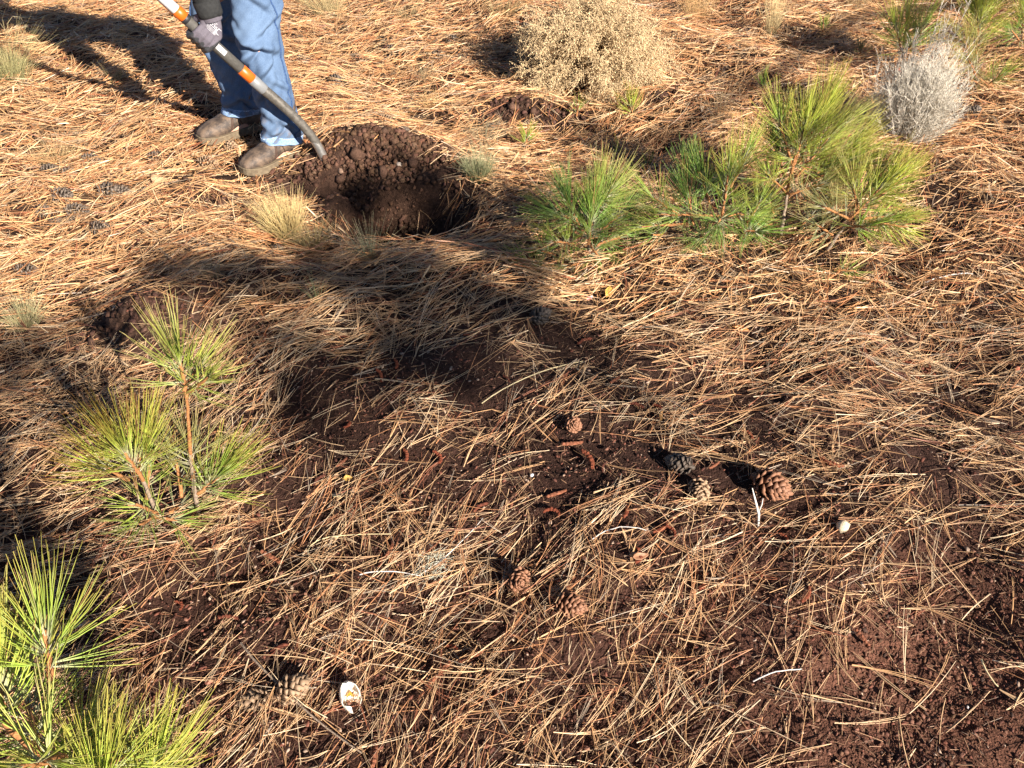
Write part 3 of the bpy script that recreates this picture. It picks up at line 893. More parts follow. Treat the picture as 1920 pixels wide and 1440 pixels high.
OCT = np.array([[1, 1, 1], [1, -1, -1], [-1, 1, -1], [-1, -1, 1.]]) * .75
OF = np.array([[0, 1, 2], [0, 3, 1], [0, 2, 3], [1, 3, 2]])
v = (OCT[None] * rng.uniform(.6, 1.3, (len(i2), 4, 1))) * sz[:, None, None] + bp[:, None]
ff = (np.arange(len(i2))[:, None, None] * 4 + OF[None]).reshape(-1, 3)
cc = np.repeat(BE * 1.12 * rng.uniform(.7, 1.3, (len(i2), 1)), 4, 0)
tag(put('seed_husks', mesh_np('seed_husks', v.reshape(-1, 3), None, ff, cc), M_TWIG, tw), kind='stuff')

# ------------------------------------------------------------------ grey bush
gb = G(1692, 262)
bu = empty('grey_bush', gb, 'round pale grey leafless bush of fine upright twigs, upper right', 'bush')
n = 420
th = rng.uniform(0, 6.283, n); sp = np.sqrt(rng.random(n))
u_ = nrm(rng.normal(size=(n, 3))); u_[:, 2] = np.abs(u_[:, 2] + .25) * np.where(rng.random(n) < .72, 1, -.55)
P0 = np.stack([np.cos(th) * sp * .035, np.sin(th) * sp * .035, np.full(n, -.01)], 1)
end = np.array([0, 0, .215]) + u_ * np.array([.215, .205, .20]) * (.42 + .68 * rng.random((n, 1)) ** .8)
Bv = np.stack([-.25 * end[:, 0], -.25 * end[:, 1], .07 + .25 * np.hypot(end[:, 0], end[:, 1])], 1) + rng.normal(0, .03, (n, 3))
D = end - P0 - Bv
L = np.linalg.norm(D, axis=1)
B = Bv / L[:, None]
# a thin spray stands above the rest
sprn = 14
D[:sprn] = np.array([.10, .10, 1.0]) + rng.normal(0, .05, (sprn, 3)); L[:sprn] = rng.uniform(.38, .54, sprn); B[:sprn] *= .3
GB = np.array([.60, .545, .45])
me = strands_mesh('stem', P0, D, L, B, .0030, GB * .72, 6, 3, .35, GB)
tag(put('stem', me, M_TWIG, bu), kind='stuff')
k = 30
i = np.repeat(np.arange(n), k); t = .22 + .78 * rng.random(n * k) ** .8
Dn = nrm(D)
q = P0[i] + Dn[i] * (L[i] * t)[:, None] + B[i] * (L[i] * t * t)[:, None]
dv = nrm(Dn[i] * .7 + np.array([0, 0, .55]) + rng.normal(0, .6, (len(i), 3)))
Lt = rng.uniform(.02, .10, len(i)) * (1.1 - .5 * t)
c = GB * rng.uniform(.75, 1.3, (len(i), 1))
me = strands_mesh('twigs', q, dv, Lt, np.array([0, 0, .2]) + rng.normal(0, .15, (len(i), 3)), .0017, c, 2, 3, .6, c * 1.1)
tag(put('twigs', me, M_TWIG, bu), kind='stuff')

# ------------------------------------------------------------------ person with a shovel
FWD = Vector((-.68, -.73, 0)).normalized()
LEFT = Vector((-FWD.y, FWD.x, 0))
if LEFT.x < 0: LEFT = -LEFT
UPV = Vector((0, 0, 1))
aL = G(540, 299); gL = aL.z + .004; aL.z = 0.0
aR = G(464, 250); gR = aR.z + .012; aR.z = 0.0
# shovel axis
sE = P(604, 289, 3.40); sB = P(584, 252, 3.392); sA = P(545, 214, 3.38); sHand = P(380, 64, 3.25)
sDir = (sHand - sA).normalized()
sTop = sHand + sDir * .68

person = empty('person', ((aL.x + aR.x) / 2, (aL.y + aR.y) / 2, min(gL, gR)), 'person in blue jeans, brown boots and grey work glove digging with a shovel', 'person')
PO = -person.location

hip = (aL + aR) / 2 - FWD * .06; hip.z = .93
chest = hip + FWD * .30 + UPV * .34
neck = hip + FWD * .43 + UPV * .47
head = neck + FWD * .13 + UPV * .13
shL = neck + LEFT * .19 - UPV * .05
shR = neck - LEFT * .19 - UPV * .05
gripL = sHand.copy()
gripR = sTop.copy()


def joint(a, b, l1, l2, pole):
    d = (b - a); L = min(d.length, (l1 + l2) * .995)
    dn = d.normalized()
    x = (l1 * l1 - l2 * l2 + L * L) / (2 * L)
    h = math.sqrt(max(0, l1 * l1 - x * x))
    pl = (pole - dn * pole.dot(dn)).normalized()
    return a + dn * x + pl * h


# hand frame on the shaft: a up the shaft, v towards the viewer, w down across the shaft
ha = sDir
view = (Vector((0, 0, CAM_H)) - sHand).normalized()
hv = (view - ha * view.dot(ha)).normalized()
hw = ha.cross(hv).normalized()
if hw.z > 0: hw = -hw


def hp(s, v, w, c=None):
    return (sHand if c is None else c) + ha * s + hv * v + hw * w


def hpx(px, py, dv):
    """a point of the hand, measured in the plane of the shaft facing the viewer, dv in front of it"""
    r = Vector(ray(px, py)); t = (sHand + hv * dv - Vector((0, 0, CAM_H))).dot(hv) / r.dot(hv)
    return Vector((0, 0, CAM_H)) + r * t


wristL = hpx(393, 22, .045)
elbL = joint(shL, wristL, .29, .25, -FWD * .3 + LEFT * .9)
wristR = gripR + UPV * .10 - FWD * .03
elbR = joint(shR, wristR, .29, .25, -LEFT * .9 - FWD * .2)

# body: one continuous surface
V, F = [], []
def cap(pts, rr, seg=12):
    tube_geo([p + PO for p in pts], rr, seg, True, V, F)
for a, g in ((aL, gL), (aR, gR)):
    side = LEFT * (.09 if a is aL else -.09)
    hj = hip + side
    kn = a + UPV * (.50 + g) + FWD * .045
    an = a + UPV * (.10 + g)
    cap([hj, kn, an], [.085, .055, .040])
    cap([an - FWD * .03 - UPV * .05, an + FWD * .12 - UPV * .075], [.034, .030])
cap([hip, hip.lerp(chest, .5), chest, neck - UPV * .03], [.135, .125, .145, .09], 16)
cap([shL, chest, shR], [.062, .10, .062])
cap([neck, head - FWD * .02], [.055, .058])
cap([head - FWD * .03 + UPV * .04, head + FWD * .02 + UPV * .0], [.088, .075], 16)
cap([head + FWD * .05 - UPV * .05, head + FWD * .02 - UPV * .08], [.05, .045])
nose = head + FWD * .105 - UPV * .005
cap([nose - FWD * .02 + UPV * .03, nose - UPV * .005], [.011, .015], 8)
for s in (-1, 1):
    cap([head + LEFT * s * .083 + UPV * .02 - FWD * .02, head + LEFT * s * .083 - UPV * .02 - FWD * .02], [.016, .012], 8)
cap([head + FWD * .092 - UPV * .052 + LEFT * .018, head + FWD * .092 - UPV * .052 - LEFT * .018], [.009, .009], 8)
cap([shL, elbL, wristL], [.052, .040, .028])
cap([shR, elbR, wristR], [.052, .040, .028])
cap([wristL, hp(0, .03, -.03)], [.028, .03])
cap([wristR, gripR + UPV * .02], [.028, .03])
m_skin, nt, bs = mat_new('skin')
bs.inputs['Base Color'].default_value = (.48, .27, .19, 1); bs.inputs['Roughness'].default_value = .5
put('body', remeshed('body', V, F, .010, 6), m_skin, person)
m_eye = mat_flat('eye', (.03, .02, .015), .2, .5)
for s in (-1, 1):
    put('eye', pymesh('eye', *tube_geo([head + FWD * .082 + LEFT * s * .032 + UPV * .02 + PO, head + FWD * .086 + LEFT * s * .032 + UPV * .02 + PO], [.008, .008], 10)), m_eye, person)
V, F = [], []
cap([head - FWD * .05 + UPV * .05, head - FWD * .01 + UPV * .085], [.085, .065], 16)
cap([head - FWD * .085, head - FWD * .07 - UPV * .05], [.05, .04], 12)
put('hair', remeshed('hair', V, F, .010, 4), mat_flat('hair', (.07, .04, .025), .6, .3, .3, 120), person)

# jeans
m_den, nt, bs = mat_new('denim')
tc = nt.nodes.new('ShaderNodeTexCoord')
n1 = nt.nodes.new('ShaderNodeTexNoise'); n1.inputs['Scale'].default_value = 5.5; n1.inputs['Detail'].default_value = 5
n2 = nt.nodes.new('ShaderNodeTexNoise'); n2.inputs['Scale'].default_value = 420; n2.inputs['Detail'].default_value = 2
mp = nt.nodes.new('ShaderNodeMapping'); mp.inputs['Scale'].default_value = (1, 1, .35)
nt.links.new(tc.outputs['Object'], mp.inputs[0]); nt.links.new(mp.outputs[0], n2.inputs['Vector']); nt.links.new(tc.outputs['Object'], n1.inputs['Vector'])
rp = nt.nodes.new('ShaderNodeValToRGB')
rp.color_ramp.elements[0].position = .32; rp.color_ramp.elements[0].color = (.050, .088, .165, 1)
rp.color_ramp.elements[1].position = .72; rp.color_ramp.elements[1].color = (.140, .205, .31, 1)
mxn = nt.nodes.new('ShaderNodeMath'); mxn.operation = 'MULTIPLY_ADD'; mxn.inputs[1].default_value = .45
nt.links.new(n2.outputs['Fac'], mxn.inputs[0]); 
sc_ = nt.nodes.new('ShaderNodeMath'); sc_.operation = 'MULTIPLY'; sc_.inputs[1].default_value = .6
nt.links.new(n1.outputs['Fac'], sc_.inputs[0]); nt.links.new(sc_.outputs[0], mxn.inputs[2])
nt.links.new(mxn.outputs[0], rp.inputs[0]); sx = nt.nodes.new('ShaderNodeSeparateXYZ'); nt.links.new(tc.outputs['Object'], sx.inputs[0])
md = nt.nodes.new('ShaderNodeMapRange'); md.inputs['From Min'].default_value = .06; md.inputs['From Max'].default_value = .34
md.inputs['To Min'].default_value = .75; md.inputs['To Max'].default_value = .0
nt.links.new(sx.outputs['Z'], md.inputs['Value'])
n3 = nt.nodes.new('ShaderNodeTexNoise'); n3.inputs['Scale'].default_value = 26; n3.inputs['Detail'].default_value = 7
nt.links.new(tc.outputs['Object'], n3.inputs['Vector'])
mr3 = nt.nodes.new('ShaderNodeMapRange'); mr3.inputs['From Min'].default_value = .48; mr3.inputs['From Max'].default_value = .66
nt.links.new(n3.outputs['Fac'], mr3.inputs['Value'])
mm = nt.nodes.new('ShaderNodeMath'); mm.operation = 'MULTIPLY'
nt.links.new(md.outputs[0], mm.inputs[0]); nt.links.new(mr3.outputs[0], mm.inputs[1])
mxd = nt.nodes.new('ShaderNodeMix'); mxd.data_type = 'RGBA'
mxd.inputs['B'].default_value = (.17, .125, .09, 1)
nt.links.new(mm.outputs[0], mxd.inputs['Factor']); nt.links.new(rp.outputs[0], mxd.inputs['A'])
nt.links.new(mxd.outputs['Result'], bs.inputs['Base Color'])
bs.inputs['Roughness'].default_value = .85; bs.inputs['Specular IOR Level'].default_value = .15
bp = nt.nodes.new('ShaderNodeBump'); bp.inputs['Strength'].default_value = .5; bp.inputs['Distance'].default_value = .0015
nt.links.new(n2.outputs['Fac'], bp.inputs['Height']); nt.links.new(bp.outputs[0], bs.inputs['Normal'])


def legwear(a, g, s, folds, seed, hemz):
    """s=+1 left leg; rings from hem to waist; folds = (theta, z, dtheta, dz, slope, amplitude)"""
    NT, NZ = 96, 150
    r = np.random.default_rng(seed)
    th = np.linspace(0, 2 * math.pi, NT, endpoint=False)
    zz = np.linspace(hemz, .93, NZ)
    hj = hip + LEFT * s * .088
    V = []
    for z in zz:
        f = (z - .05) / .88
        kneeb = .035 * math.exp(-((z - .50) / .16) ** 2)
        c = Vector((a.x, a.y, 0)).lerp(Vector((hj.x, hj.y, 0)), max(0, (z - .55) / .38) ** 1.1 if z > .55 else 0) + FWD * kneeb
        R = np.interp(z, [.05, .09, .2, .35, .5, .62, .8, .93], [.079, .075, .072, .076, .081, .087, .100, .115])
        # creases; theta 0 = towards +x of the scene, pi/2 = away from the viewer
        d = np.zeros(NT)
        for (ft, fz, dt, dz, sl, am) in folds:
            dth = (th - ft + math.pi) % (2 * math.pi) - math.pi
            zc = fz + sl * dth
            q = (z - zc) / dz
            d += 1.8 * am * np.exp(-(dth / dt) ** 2) * (np.exp(-q * q) - .75 * np.exp(-((q + 1.25) / .8) ** 2))
        d += .0026 * np.sin(7 * th + 40 * z + 3 * np.sin(z * 19)) * np.sin(z * 31 + 2 * th) + .0016 * np.sin(11 * th - 70 * z + 4 * np.sin(z * 13))
        low = math.exp(-((z - hemz - .02) / .13) ** 2)
        d += .006 * low * np.sin(z * 88 + 2.2 * np.sin(th + seed) + .8 * np.sin(3 * th)) 
        d += .0045 * np.sin(3 * th + z * 9 + seed) * (1 - .3 * low) + .0028 * np.sin(5 * th - z * 23 + seed * 2) + .002 * np.sin(2 * th + z * 51 + np.sin(th * 3))
        ell = 1 + .10 * np.cos(2 * (th - math.atan2(FWD.y, FWD.x)))
        hemflare = .010 * math.exp(-((z - hemz) / .03) ** 2)
        rad = R * ell + d + hemflare * (1 + .8 * np.cos(th - math.atan2(FWD.y, FWD.x) + .9))
        tilt = .016 * np.cos(th - math.atan2(FWD.y, FWD.x)) * low
        for k in range(NT):
            V.append((c.x + rad[k] * math.cos(th[k]) + PO.x, c.y + rad[k] * math.sin(th[k]) + PO.y, z + g + tilt[k] + PO.z))
    return np.array(V), NT, NZ


def grid_faces(NT, NZ, o=0):
    return [(o + j * NT + i, o + j * NT + (i + 1) % NT, o + (j + 1) * NT + (i + 1) % NT, o + (j + 1) * NT + i) for j in range(NZ - 1) for i in range(NT)]


PI = math.pi
foldsL = [(-1.25, .53, 1.0, .020, -.030, .016), (-1.8, .50, .7, .018, .07, .012), (-.9, .60, .9, .022, .05, .010), (-2.3, .58, .5, .016, -.06, .010), (-1.2, .44, .8, .020, .06, .010),
          (-.6, .36, .7, .022, -.05, .007), (-1.9, .33, .8, .02, .06, .008), (-1.0, .20, .9, .020, .06, .011), (-.4, .16, .7, .017, -.05, .011), (-1.7, .14, .6, .015, .05, .012), (-1.3, .70, 1.0, .025, -.06, .010)]
foldsR = [(-1.2, .52, .9, .020, .05, .012), (-.7, .46, .8, .02, -.05, .011), (-2.0, .48, .7, .02, .06, .010), (-.3, .22, .6, .02, .07, .016), (-.6, .15, .6, .018, -.06, .014), (-1.6, .17, .9, .02, .05, .010), (-1.3, .62, .9, .02, .05, .010)]
vL, NT, NZ = legwear(aL, gL, 1, foldsL, 2, .088)
vR, _, _ = legwear(aR, gR, -1, foldsR, 5, .092)
hv_, hf_ = tube_geo([hip + PO + UPV * d + FWD * q for d, q in ((-.12, -.01), (-.05, 0), (.03, .01), (.10, .05), (.15, .09))], [.165, .178, .172, .160, .155], 48, False)
allv = np.concatenate([vL, vR, np.array([v[:] for v in hv_])])
faces = grid_faces(NT, NZ) + grid_faces(NT, NZ, len(vL)) + [tuple(q + 2 * len(vL) for q in f) for f in hf_]
jm = pymesh('jeans', allv, faces)
jeans = put('jeans', jm, m_den, person)
sdm = jeans.modifiers.new('thick', 'SOLIDIFY'); sdm.thickness = .0022; sdm.offset = 1
bvh = BVHTree.FromPolygons([tuple(v) for v in allv], faces)
m_hem = mat_flat('hem_denim', (.20, .29, .44), .9, .1, .35, 160, bump=.6)
m_seam = mat_flat('seam_denim', (.05, .09, .19), .9, .1, .3, 120)
m_thread = mat_flat('pale_thread', (.55, .60, .66), .8, .1)


def on_jeans(a, th, z, g, out=.004):
    c = Vector((a.x, a.y, z + g)) + PO
    d = Vector((math.cos(th), math.sin(th), 0))
    hit = bvh.ray_cast(c + d * .3, -d)
    p = hit[0] if hit[0] is not None else c + d * .09
    return p + d * out


for nm, a, g, vv, th0 in (('left', aL, gL, vL, -.42), ('right', aR, gR, vR, -2.75)):
    # hem band, turned up, with pale worn edge
    ring = vv[:NT]; ring2 = vv[5 * NT:6 * NT] 
    ctr = ring.mean(0)
    V = []
    for f, o in ((0.0, 1.045), (.1, 1.062), (.5, 1.058), (.95, 1.055), (1.0, 1.03)):
        rr_ = ring * (1 - f) + ring2 * f
        cc_ = rr_.mean(0)
        V += [tuple(cc_ + (p - cc_) * np.array([o, o, 1])) for p in rr_]
    V += [tuple(ctr + (p - ctr) * np.array([.97, .97, 1])) for p in ring]
    me = pymesh('hem', V, grid_faces(NT, 5) + [(5 * NT + (i + 1) % NT, 5 * NT + i, i, (i + 1) % NT)[::-1] for i in range(NT)])
    hem = put('hem', me, m_hem, person)
    top = vv[5 * NT:6 * NT]; ct = top.mean(0)
    V, F = [], []
    for i in range(0, NT, 2):
        p = [Vector(ct + (top[(i + q) % NT] - ct) * np.array([1.062, 1.062, 1]) + np.array([0, 0, -.002])) for q in (0, 1)]
        tube_geo([p[0], p[0].lerp(p[1], .75)], [.0011, .0011], 5, True, V, F)
    tag(put('stitching', pymesh('stitching', V, F), m_thread, hem), kind='stuff')
    pts = [on_jeans(a, th0 + .10 * math.sin(z * 4), z, g, .0035) for z in np.linspace(.10, .80, 60)]
    seam = tube('seam', pts, [.0034] * len(pts), m_seam, person, 6)
    V, F = [], []
    for i in range(0, 59):
        d = Vector((math.cos(th0 - .12), math.sin(th0 - .12), 0))
        p0 = on_jeans(a, th0 - .085 + .10 * math.sin(.1 + .7 * i / 59 * 4), .10 + .7 * i / 59, g, .0022)
        p1 = on_jeans(a, th0 - .085 + .10 * math.sin(.1 + .7 * i / 59 * 4), .107 + .7 * i / 59, g, .0022)
        tube_geo([p0, p1], [.0010, .0010], 5, True, V, F)
    tag(put('stitching', pymesh('stitching', V, F), m_seam, seam), kind='stuff')

# boots
m_boot, nt, bs = mat_new('boot_leather')
tc = nt.nodes.new('ShaderNodeTexCoord')
n1 = nt.nodes.new('ShaderNodeTexNoise'); n1.inputs['Scale'].default_value = 22; n1.inputs['Detail'].default_value = 9; n1.inputs['Roughness'].default_value = .72
rp = nt.nodes.new('ShaderNodeValToRGB')
rp.color_ramp.elements[0].position = .43; rp.color_ramp.elements[0].color = (.05, .036, .028, 1)
rp.color_ramp.elements[1].position = .60; rp.color_ramp.elements[1].color = (.165, .112, .075, 1)
nt.links.new(tc.outputs['Object'], n1.inputs['Vector']); nt.links.new(n1.outputs['Fac'], rp.inputs[0]); nt.links.new(rp.outputs[0], bs.inputs['Base Color'])
bs.inputs['Roughness'].default_value = .68
bp = nt.nodes.new('ShaderNodeBump'); bp.inputs['Strength'].default_value = .35; bp.inputs['Distance'].default_value = .003
nt.links.new(n1.outputs['Fac'], bp.inputs['Height']); nt.links.new(bp.outputs[0], bs.inputs['Normal'])
m_sole = mat_flat('boot_sole', (.12, .09, .06), .85, .15, .3, 60, bump=.5, col2=(.20, .155, .10))
m_stitch = mat_flat('boot_stitch', (.07, .04, .03), .8, .2)
# foot outline (half widths from heel to toe)
OUT = [(-.085, .012), (-.082, .026), (-.068, .036), (-.03, .038), (.02, .035), (.06, .038), (.10, .046), (.14, .051), (.175, .049), (.20, .040), (.216, .025), (.221, .010)]


def boot(a, g, fdir, label):
    b = bpy.data.objects.new('boot', None)
    link(b, person)
    b.location = Vector((a.x, a.y, g)) + PO
    b.rotation_euler = (0, 0, math.atan2(fdir.y, fdir.x))
    b['label'] = label
    b.scale = (1.08, 1.06, 1.05)
    V, F = [], []
    sp = [(-.048, .041, .064), (-.01, .041, .075), (.03, .042, .084), (.07, .042, .072), (.11, .043, .056), (.15, .041, .050), (.185, .032, .044), (.198, .026, .040)]
    for (x0, r0_, z0), (x1, r1_, z1) in zip(sp, sp[1:]):
        for o in (-.012, 0, .012):
            k = 1.0 if x0 < .06 else 1.0
            tube_geo([(x0, o * k, z0), (x1, o * k, z1)], [r0_ * .92, r1_ * .92], 14, True, V, F)
    tube_geo([(-.025, 0, .06), (-.018, 0, .14), (-.02, 0, .24)], [.046, .052, .056], 16, True, V, F)
    tube_geo([(.00, 0, .12), (.05, 0, .085)], [.044, .040], 14, True, V, F)
    up = remeshed('upper', V, F, .005, 5)
    for v in up.vertices:
        if v.co.z < .024: v.co.z = .024 + (v.co.z - .024) * .1
        if v.co.x > .04:   # flexing creases across the ball
            v.co.z += .0022 * math.sin(v.co.x * 190 + 6 * v.co.y) * math.exp(-((v.co.x - .095) / .03) ** 2) * (v.co.z > .05)
    u = put('upper', up, m_boot, b)
    def outline(k, o):
        pts = [(x, w * k + o) for x, w in OUT]
        return [(x + (o if i > 8 else -o if i < 2 else 0), w) for i, (x, w) in enumerate(pts)] + [(x + (o if i > 8 else -o if i < 2 else 0), -w) for i, (x, w) in reversed(list(enumerate(pts)))]
    V = []
    n = len(OUT) * 2
    for z, o in ((-.004, .0), (.0, .003), (.020, .004), (.027, .005), (.030, .003), (.030, -.004)):
        lift = lambda x: .010 * max(0, (x - .12) / .1) ** 2
        V += [(x, y_, z + lift(x)) for x, y_ in outline(1, o)]
    F = grid_faces(n, 6) + [tuple(range(n))[::-1], tuple(range(5 * n, 6 * n))]
    put('sole', pymesh('sole', V, F, False), m_sole, b)
    # toe seam and side seam
    bv = BVHTree.FromPolygons([v.co[:] for v in up.vertices], [tuple(p.vertices) for p in up.polygons])
    V, F = [], []
    def over(x, y0, y1, slope):
        pts = []
        for t in np.linspace(0, PI, 26):
            d = Vector((0, math.cos(t), math.sin(t)))
            h = bv.ray_cast(Vector((x + slope * math.sin(t), 0, .045)) + d * .2, -d)
            if h[0] is not None: pts.append(h[0] + d * .0006)
        if len(pts) > 3: tube_geo(pts, [.0022] * len(pts), 5, True, V, F)
    over(.085, 0, 0, -.02); over(.091, 0, 0, -.02); over(.02, 0, 0, .04)
    put('stitching', pymesh('stitching', V, F), m_stitch, u)
    return b


boot(aL - FWD * .0, gL, Vector((-.66, -.75, 0)), 'dusty brown boot nearer the dirt pile')
boot(aR - FWD * .0, gR, Vector((-.74, -.67, 0)), 'dusty brown boot farther from the dirt pile')

# jacket
m_jack = mat_flat('jacket_fabric', (.030, .030, .030), .9, .15, .25, 90, bump=.5, bscale=700)
V, F = [], []
cap([hip + UPV * .06 + FWD * .02, hip.lerp(chest, .5), chest, neck - UPV * .035], [.165, .158, .175, .10], 20)
cap([shL, chest, shR], [.085, .13, .085], 14)
for sh, el, wr in ((shL, elbL, wristL), (shR, elbR, wristR)):
    d = (wr - el).normalized()
    cap([sh, sh.lerp(el, .5), el, el.lerp(wr, .5), wr - d * .012], [.082, .070, .062, .054, .047], 14)
jk = remeshed('jacket', V, F, .009, 3)
co = np.array([v.co[:] for v in jk.vertices])
d = .006 * vnoise(co, 34, 71) + .003 * vnoise(co, 80, 72)
nn = np.zeros(len(co) * 3); jk.vertices.foreach_get('normal', nn); nn = nn.reshape(-1, 3)
jk.vertices.foreach_set('co', (co + nn * d[:, None]).ravel()); jk.update()
put('jacket', jk, m_jack, person)
for el, wr in ((elbL, wristL), (elbR, wristR)):
    dn = (wr - el).normalized()
    put('cuff', pymesh('cuff', *tube_geo([wr - dn * .045 + PO, wr - dn * .035 + PO, wr + PO, wr + dn * .012 + PO, wr + dn * .014 + PO], [.048, .0495, .0475, .0465, .040], 24, False)), m_jack, person)

# gloves
m_gl = mat_flat('glove_knit', (.125, .11, .13), .85, .15, .15, 300, bump=.5, bscale=900)
m_gp = mat_flat('glove_coating', (.040, .040, .043), .55, .35, .3, 300, bump=.6, bscale=700)


def glove(pt, wrist, label, dark_right):
    V, F = [], []
    S = [-.037, -.013, .011, .033]
    kn = []
    for i, s in enumerate(S):
        r = [.0135, .0138, .0134, .0120][i]
        k0 = pt(s * .92, .046, -.030 - .004 * (i == 0)); kn.append(k0)
        path = [k0, pt(s, .047 + .003 * (i in (1, 2)), .004), pt(s, .036, .030), pt(s * 1.02, .008, .041), pt(s * 1.02, -.022, .030), pt(s, -.034, .006)]
        tube_geo([p + PO for p in path], [r * 1.08, r * 1.05, r, r * .97, r * .92, r * .80], 12, True, V, F)
    wb = wrist
    for i, k0 in enumerate(kn):
        base = wb + ha * (S[i] * .62)
        tube_geo([base + PO, base.lerp(k0, .55) + PO, k0 + PO], [.021, .020, .0145], 12, True, V, F)
    # thumb: leaves the upper side of the palm and closes behind the shaft
    tb0 = wb.lerp(kn[3], .35) + ha * .012
    tube_geo([p + PO for p in (tb0, pt(.050, .022, -.040), pt(.054, -.006, -.022), pt(.046, -.030, -.004))], [.018, .0165, .0145, .0115], 12, True, V, F)
    me = remeshed('glove', V, F, .0028, 4)
    me.materials.append(m_gl); me.materials.append(m_gp)
    c0 = pt(0, 0, 0) + PO
    for p in me.polygons:
        q = Vector(p.center) - c0
        s, v, w = q.dot(ha), q.dot(hv), q.dot(hw)
        n_ = Vector(p.normal)
        tips = w > .026 + .006 * math.sin(s * 260)
        edge_ = s < -.043 + .012 * max(0, (w + .03) / .05) and w > -.085
        if tips or v < .012 or (dark_right and edge_):
            p.material_index = 1
    g_ = put('glove', me, None, person)
    g_['label'] = label
    return g_, me


gl, glm = glove(lambda s, v, w: hp(s, v, w), wristL, 'grey knit work glove with dark coated palm on the lower hand', True)
glove(lambda s, v, w: hp(s, v, w, gripR), wristR, 'grey work glove on the upper hand', False)
bvg = BVHTree.FromPolygons([v.co[:] for v in glm.vertices], [tuple(p.vertices) for p in glm.polygons])
put('glove_cuff', pymesh('glove_cuff', *tube_geo([wristL + PO + (elbL - wristL).normalized() * q for q in (-.030, -.012, .004, .012, .0125)], [.0375, .041, .0425, .043, .038], 24, False)), m_gl, gl)
# worn white print on the back of the hand
m_pr = mat_flat('white_print', (.50, .50, .52), .7, .2, .1, 200)
V, F = [], []


def print_bar(s0, s1, w0, w1):
    n = max(3, int(abs(s1 - s0) / .002)); base = len(V); ok = True; rows = []
    for i in range(n + 1):
        for w in (w0, w1):
            o = hp(s0 + (s1 - s0) * i / n, .16, w) + PO
            h = bvg.ray_cast(o, -hv)
            if h[0] is None: ok = False; break
            rows.append(h[0] + hv * .0009)
        if not ok: break
    if ok:
        V.extend(rows)
        for i in range(n): F.append((base + 2 * i, base + 2 * i + 2, base + 2 * i + 3, base + 2 * i + 1))


for w0, s0, s1, th_ in [(-.066, .002, .034, .0015), (-.061, .004, .036, .0015), (-.041, -.016, .030, .0016), (-.037, -.014, .028, .0014), (-.033, -.018, .026, .0014), (-.029, -.016, .022, .0012)]:
    x_ = s0
    while x_ < s1:
        l_ = rng.uniform(.003, .007); print_bar(x_, min(x_ + l_, s1), w0, w0 + th_); x_ += l_ + .0010
for k_, x_ in enumerate((.032, .022, .012, .002)):      # row of four big worn characters
    print_bar(x_ - .0072, x_, -.056, -.0540); print_bar(x_ - .0072, x_, -.0470, -.0450)
    if k_ != 2: print_bar(x_ - .0016, x_, -.056, -.0450)
    if k_ != 0: print_bar(x_ - .0072, x_ - .0056, -.056, -.0450)
print_bar(-.026, -.010, -.058, -.036)
print_bar(-.012, -.006, -.050, -.030)
tag(put('print', pymesh('print', V, F, False), m_pr, gl), kind='stuff')

# ------------------------------------------------------------------ shovel
sv = empty('shovel', sE, 'long handled shovel with grey grip, orange band and bent steel neck', 'shovel')
SO = -sE
m_grip = mat_flat('grip_rubber', (.075, .069, .060), .65, .3, .2, 120, bump=.3)
m_steel = mat_flat('dusty_steel', (.11, .098, .082), .5, .4, .35, 70, metal=.25, bump=.3)
m_bright = mat_flat('worn_steel', (.62, .60, .56), .32, .5, .15, 90, metal=.85)
m_orange = mat_flat('orange_plastic', (.62, .115, .010), .4, .5, .06, 60)
m_clear = mat_flat('grey_plastic', (.20, .20, .20), .4, .5, .1, 60)
m_wht = mat_flat('white_plastic', (.62, .62, .62), .4, .5, .05, 60)
m_blk = mat_flat('black_plastic', (.022, .022, .024), .5, .4, .2, 80)


def on_shaft(px):
    """distance up the shaft from the bend for a photograph column"""
    best = min(((abs((sA + sDir * q).x / (((sA + sDir * q).y) * CP + (CAM_H - (sA + sDir * q).z) * SP) * FPX + 960 - px)), q) for q in np.linspace(-.1, 1.3, 1400))
    return best[1]


def sleeve(name, p0, p1, r, mat, seg=24):
    a0, a1 = sA + sDir * p0 + SO, sA + sDir * p1 + SO
    e = sDir * .0015
    return put(name, pymesh(name, *tube_geo([a0, a0 + e, a1 - e, a1], [r * .93, r, r, r * .93], seg, True)), mat, sv)


q_col0, q_col1, q_or1, q_gr1 = on_shaft(494), on_shaft(473), on_shaft(452), on_shaft(352)
q_o2, q_w0 = on_shaft(345), on_shaft(331)
# bent neck: steel tube curving down, worn bright at the end
cur = []
for f in np.linspace(0, 1, 14):
    a0, a1, a2 = sA + sDir * q_col0, P(584, 240, 3.392), sE
    cur.append(a0.lerp(a1, f).lerp(a1.lerp(a2, f), f) + SO)
neck_pts = cur
tube('neck', neck_pts, [.0215 - .0035 * (i / 13) for i in range(14)], m_steel, sv, 20)
# the worn end and socket
d_end = (cur[-1] - cur[-2]).normalized()
tube('socket', [cur[-5], cur[-3], cur[-1], cur[-1] + d_end * .05], [.0186, .0190, .0192, .019], m_bright, sv, 20)
sleeve('collar', q_col0 - .004, q_col1, .0232, m_clear)
sleeve('band', q_col1, q_or1, .0222, m_orange)
sleeve('grip', q_or1, q_gr1, .0210, m_grip)
sleeve('band', q_o2, q_w0, .0222, m_orange)
sleeve('grip', q_gr1, q_o2, .0212, m_blk)['label'] = 'black upper grip'
sleeve('shaft', q_w0, q_w0 + .40, .0195, m_wht)
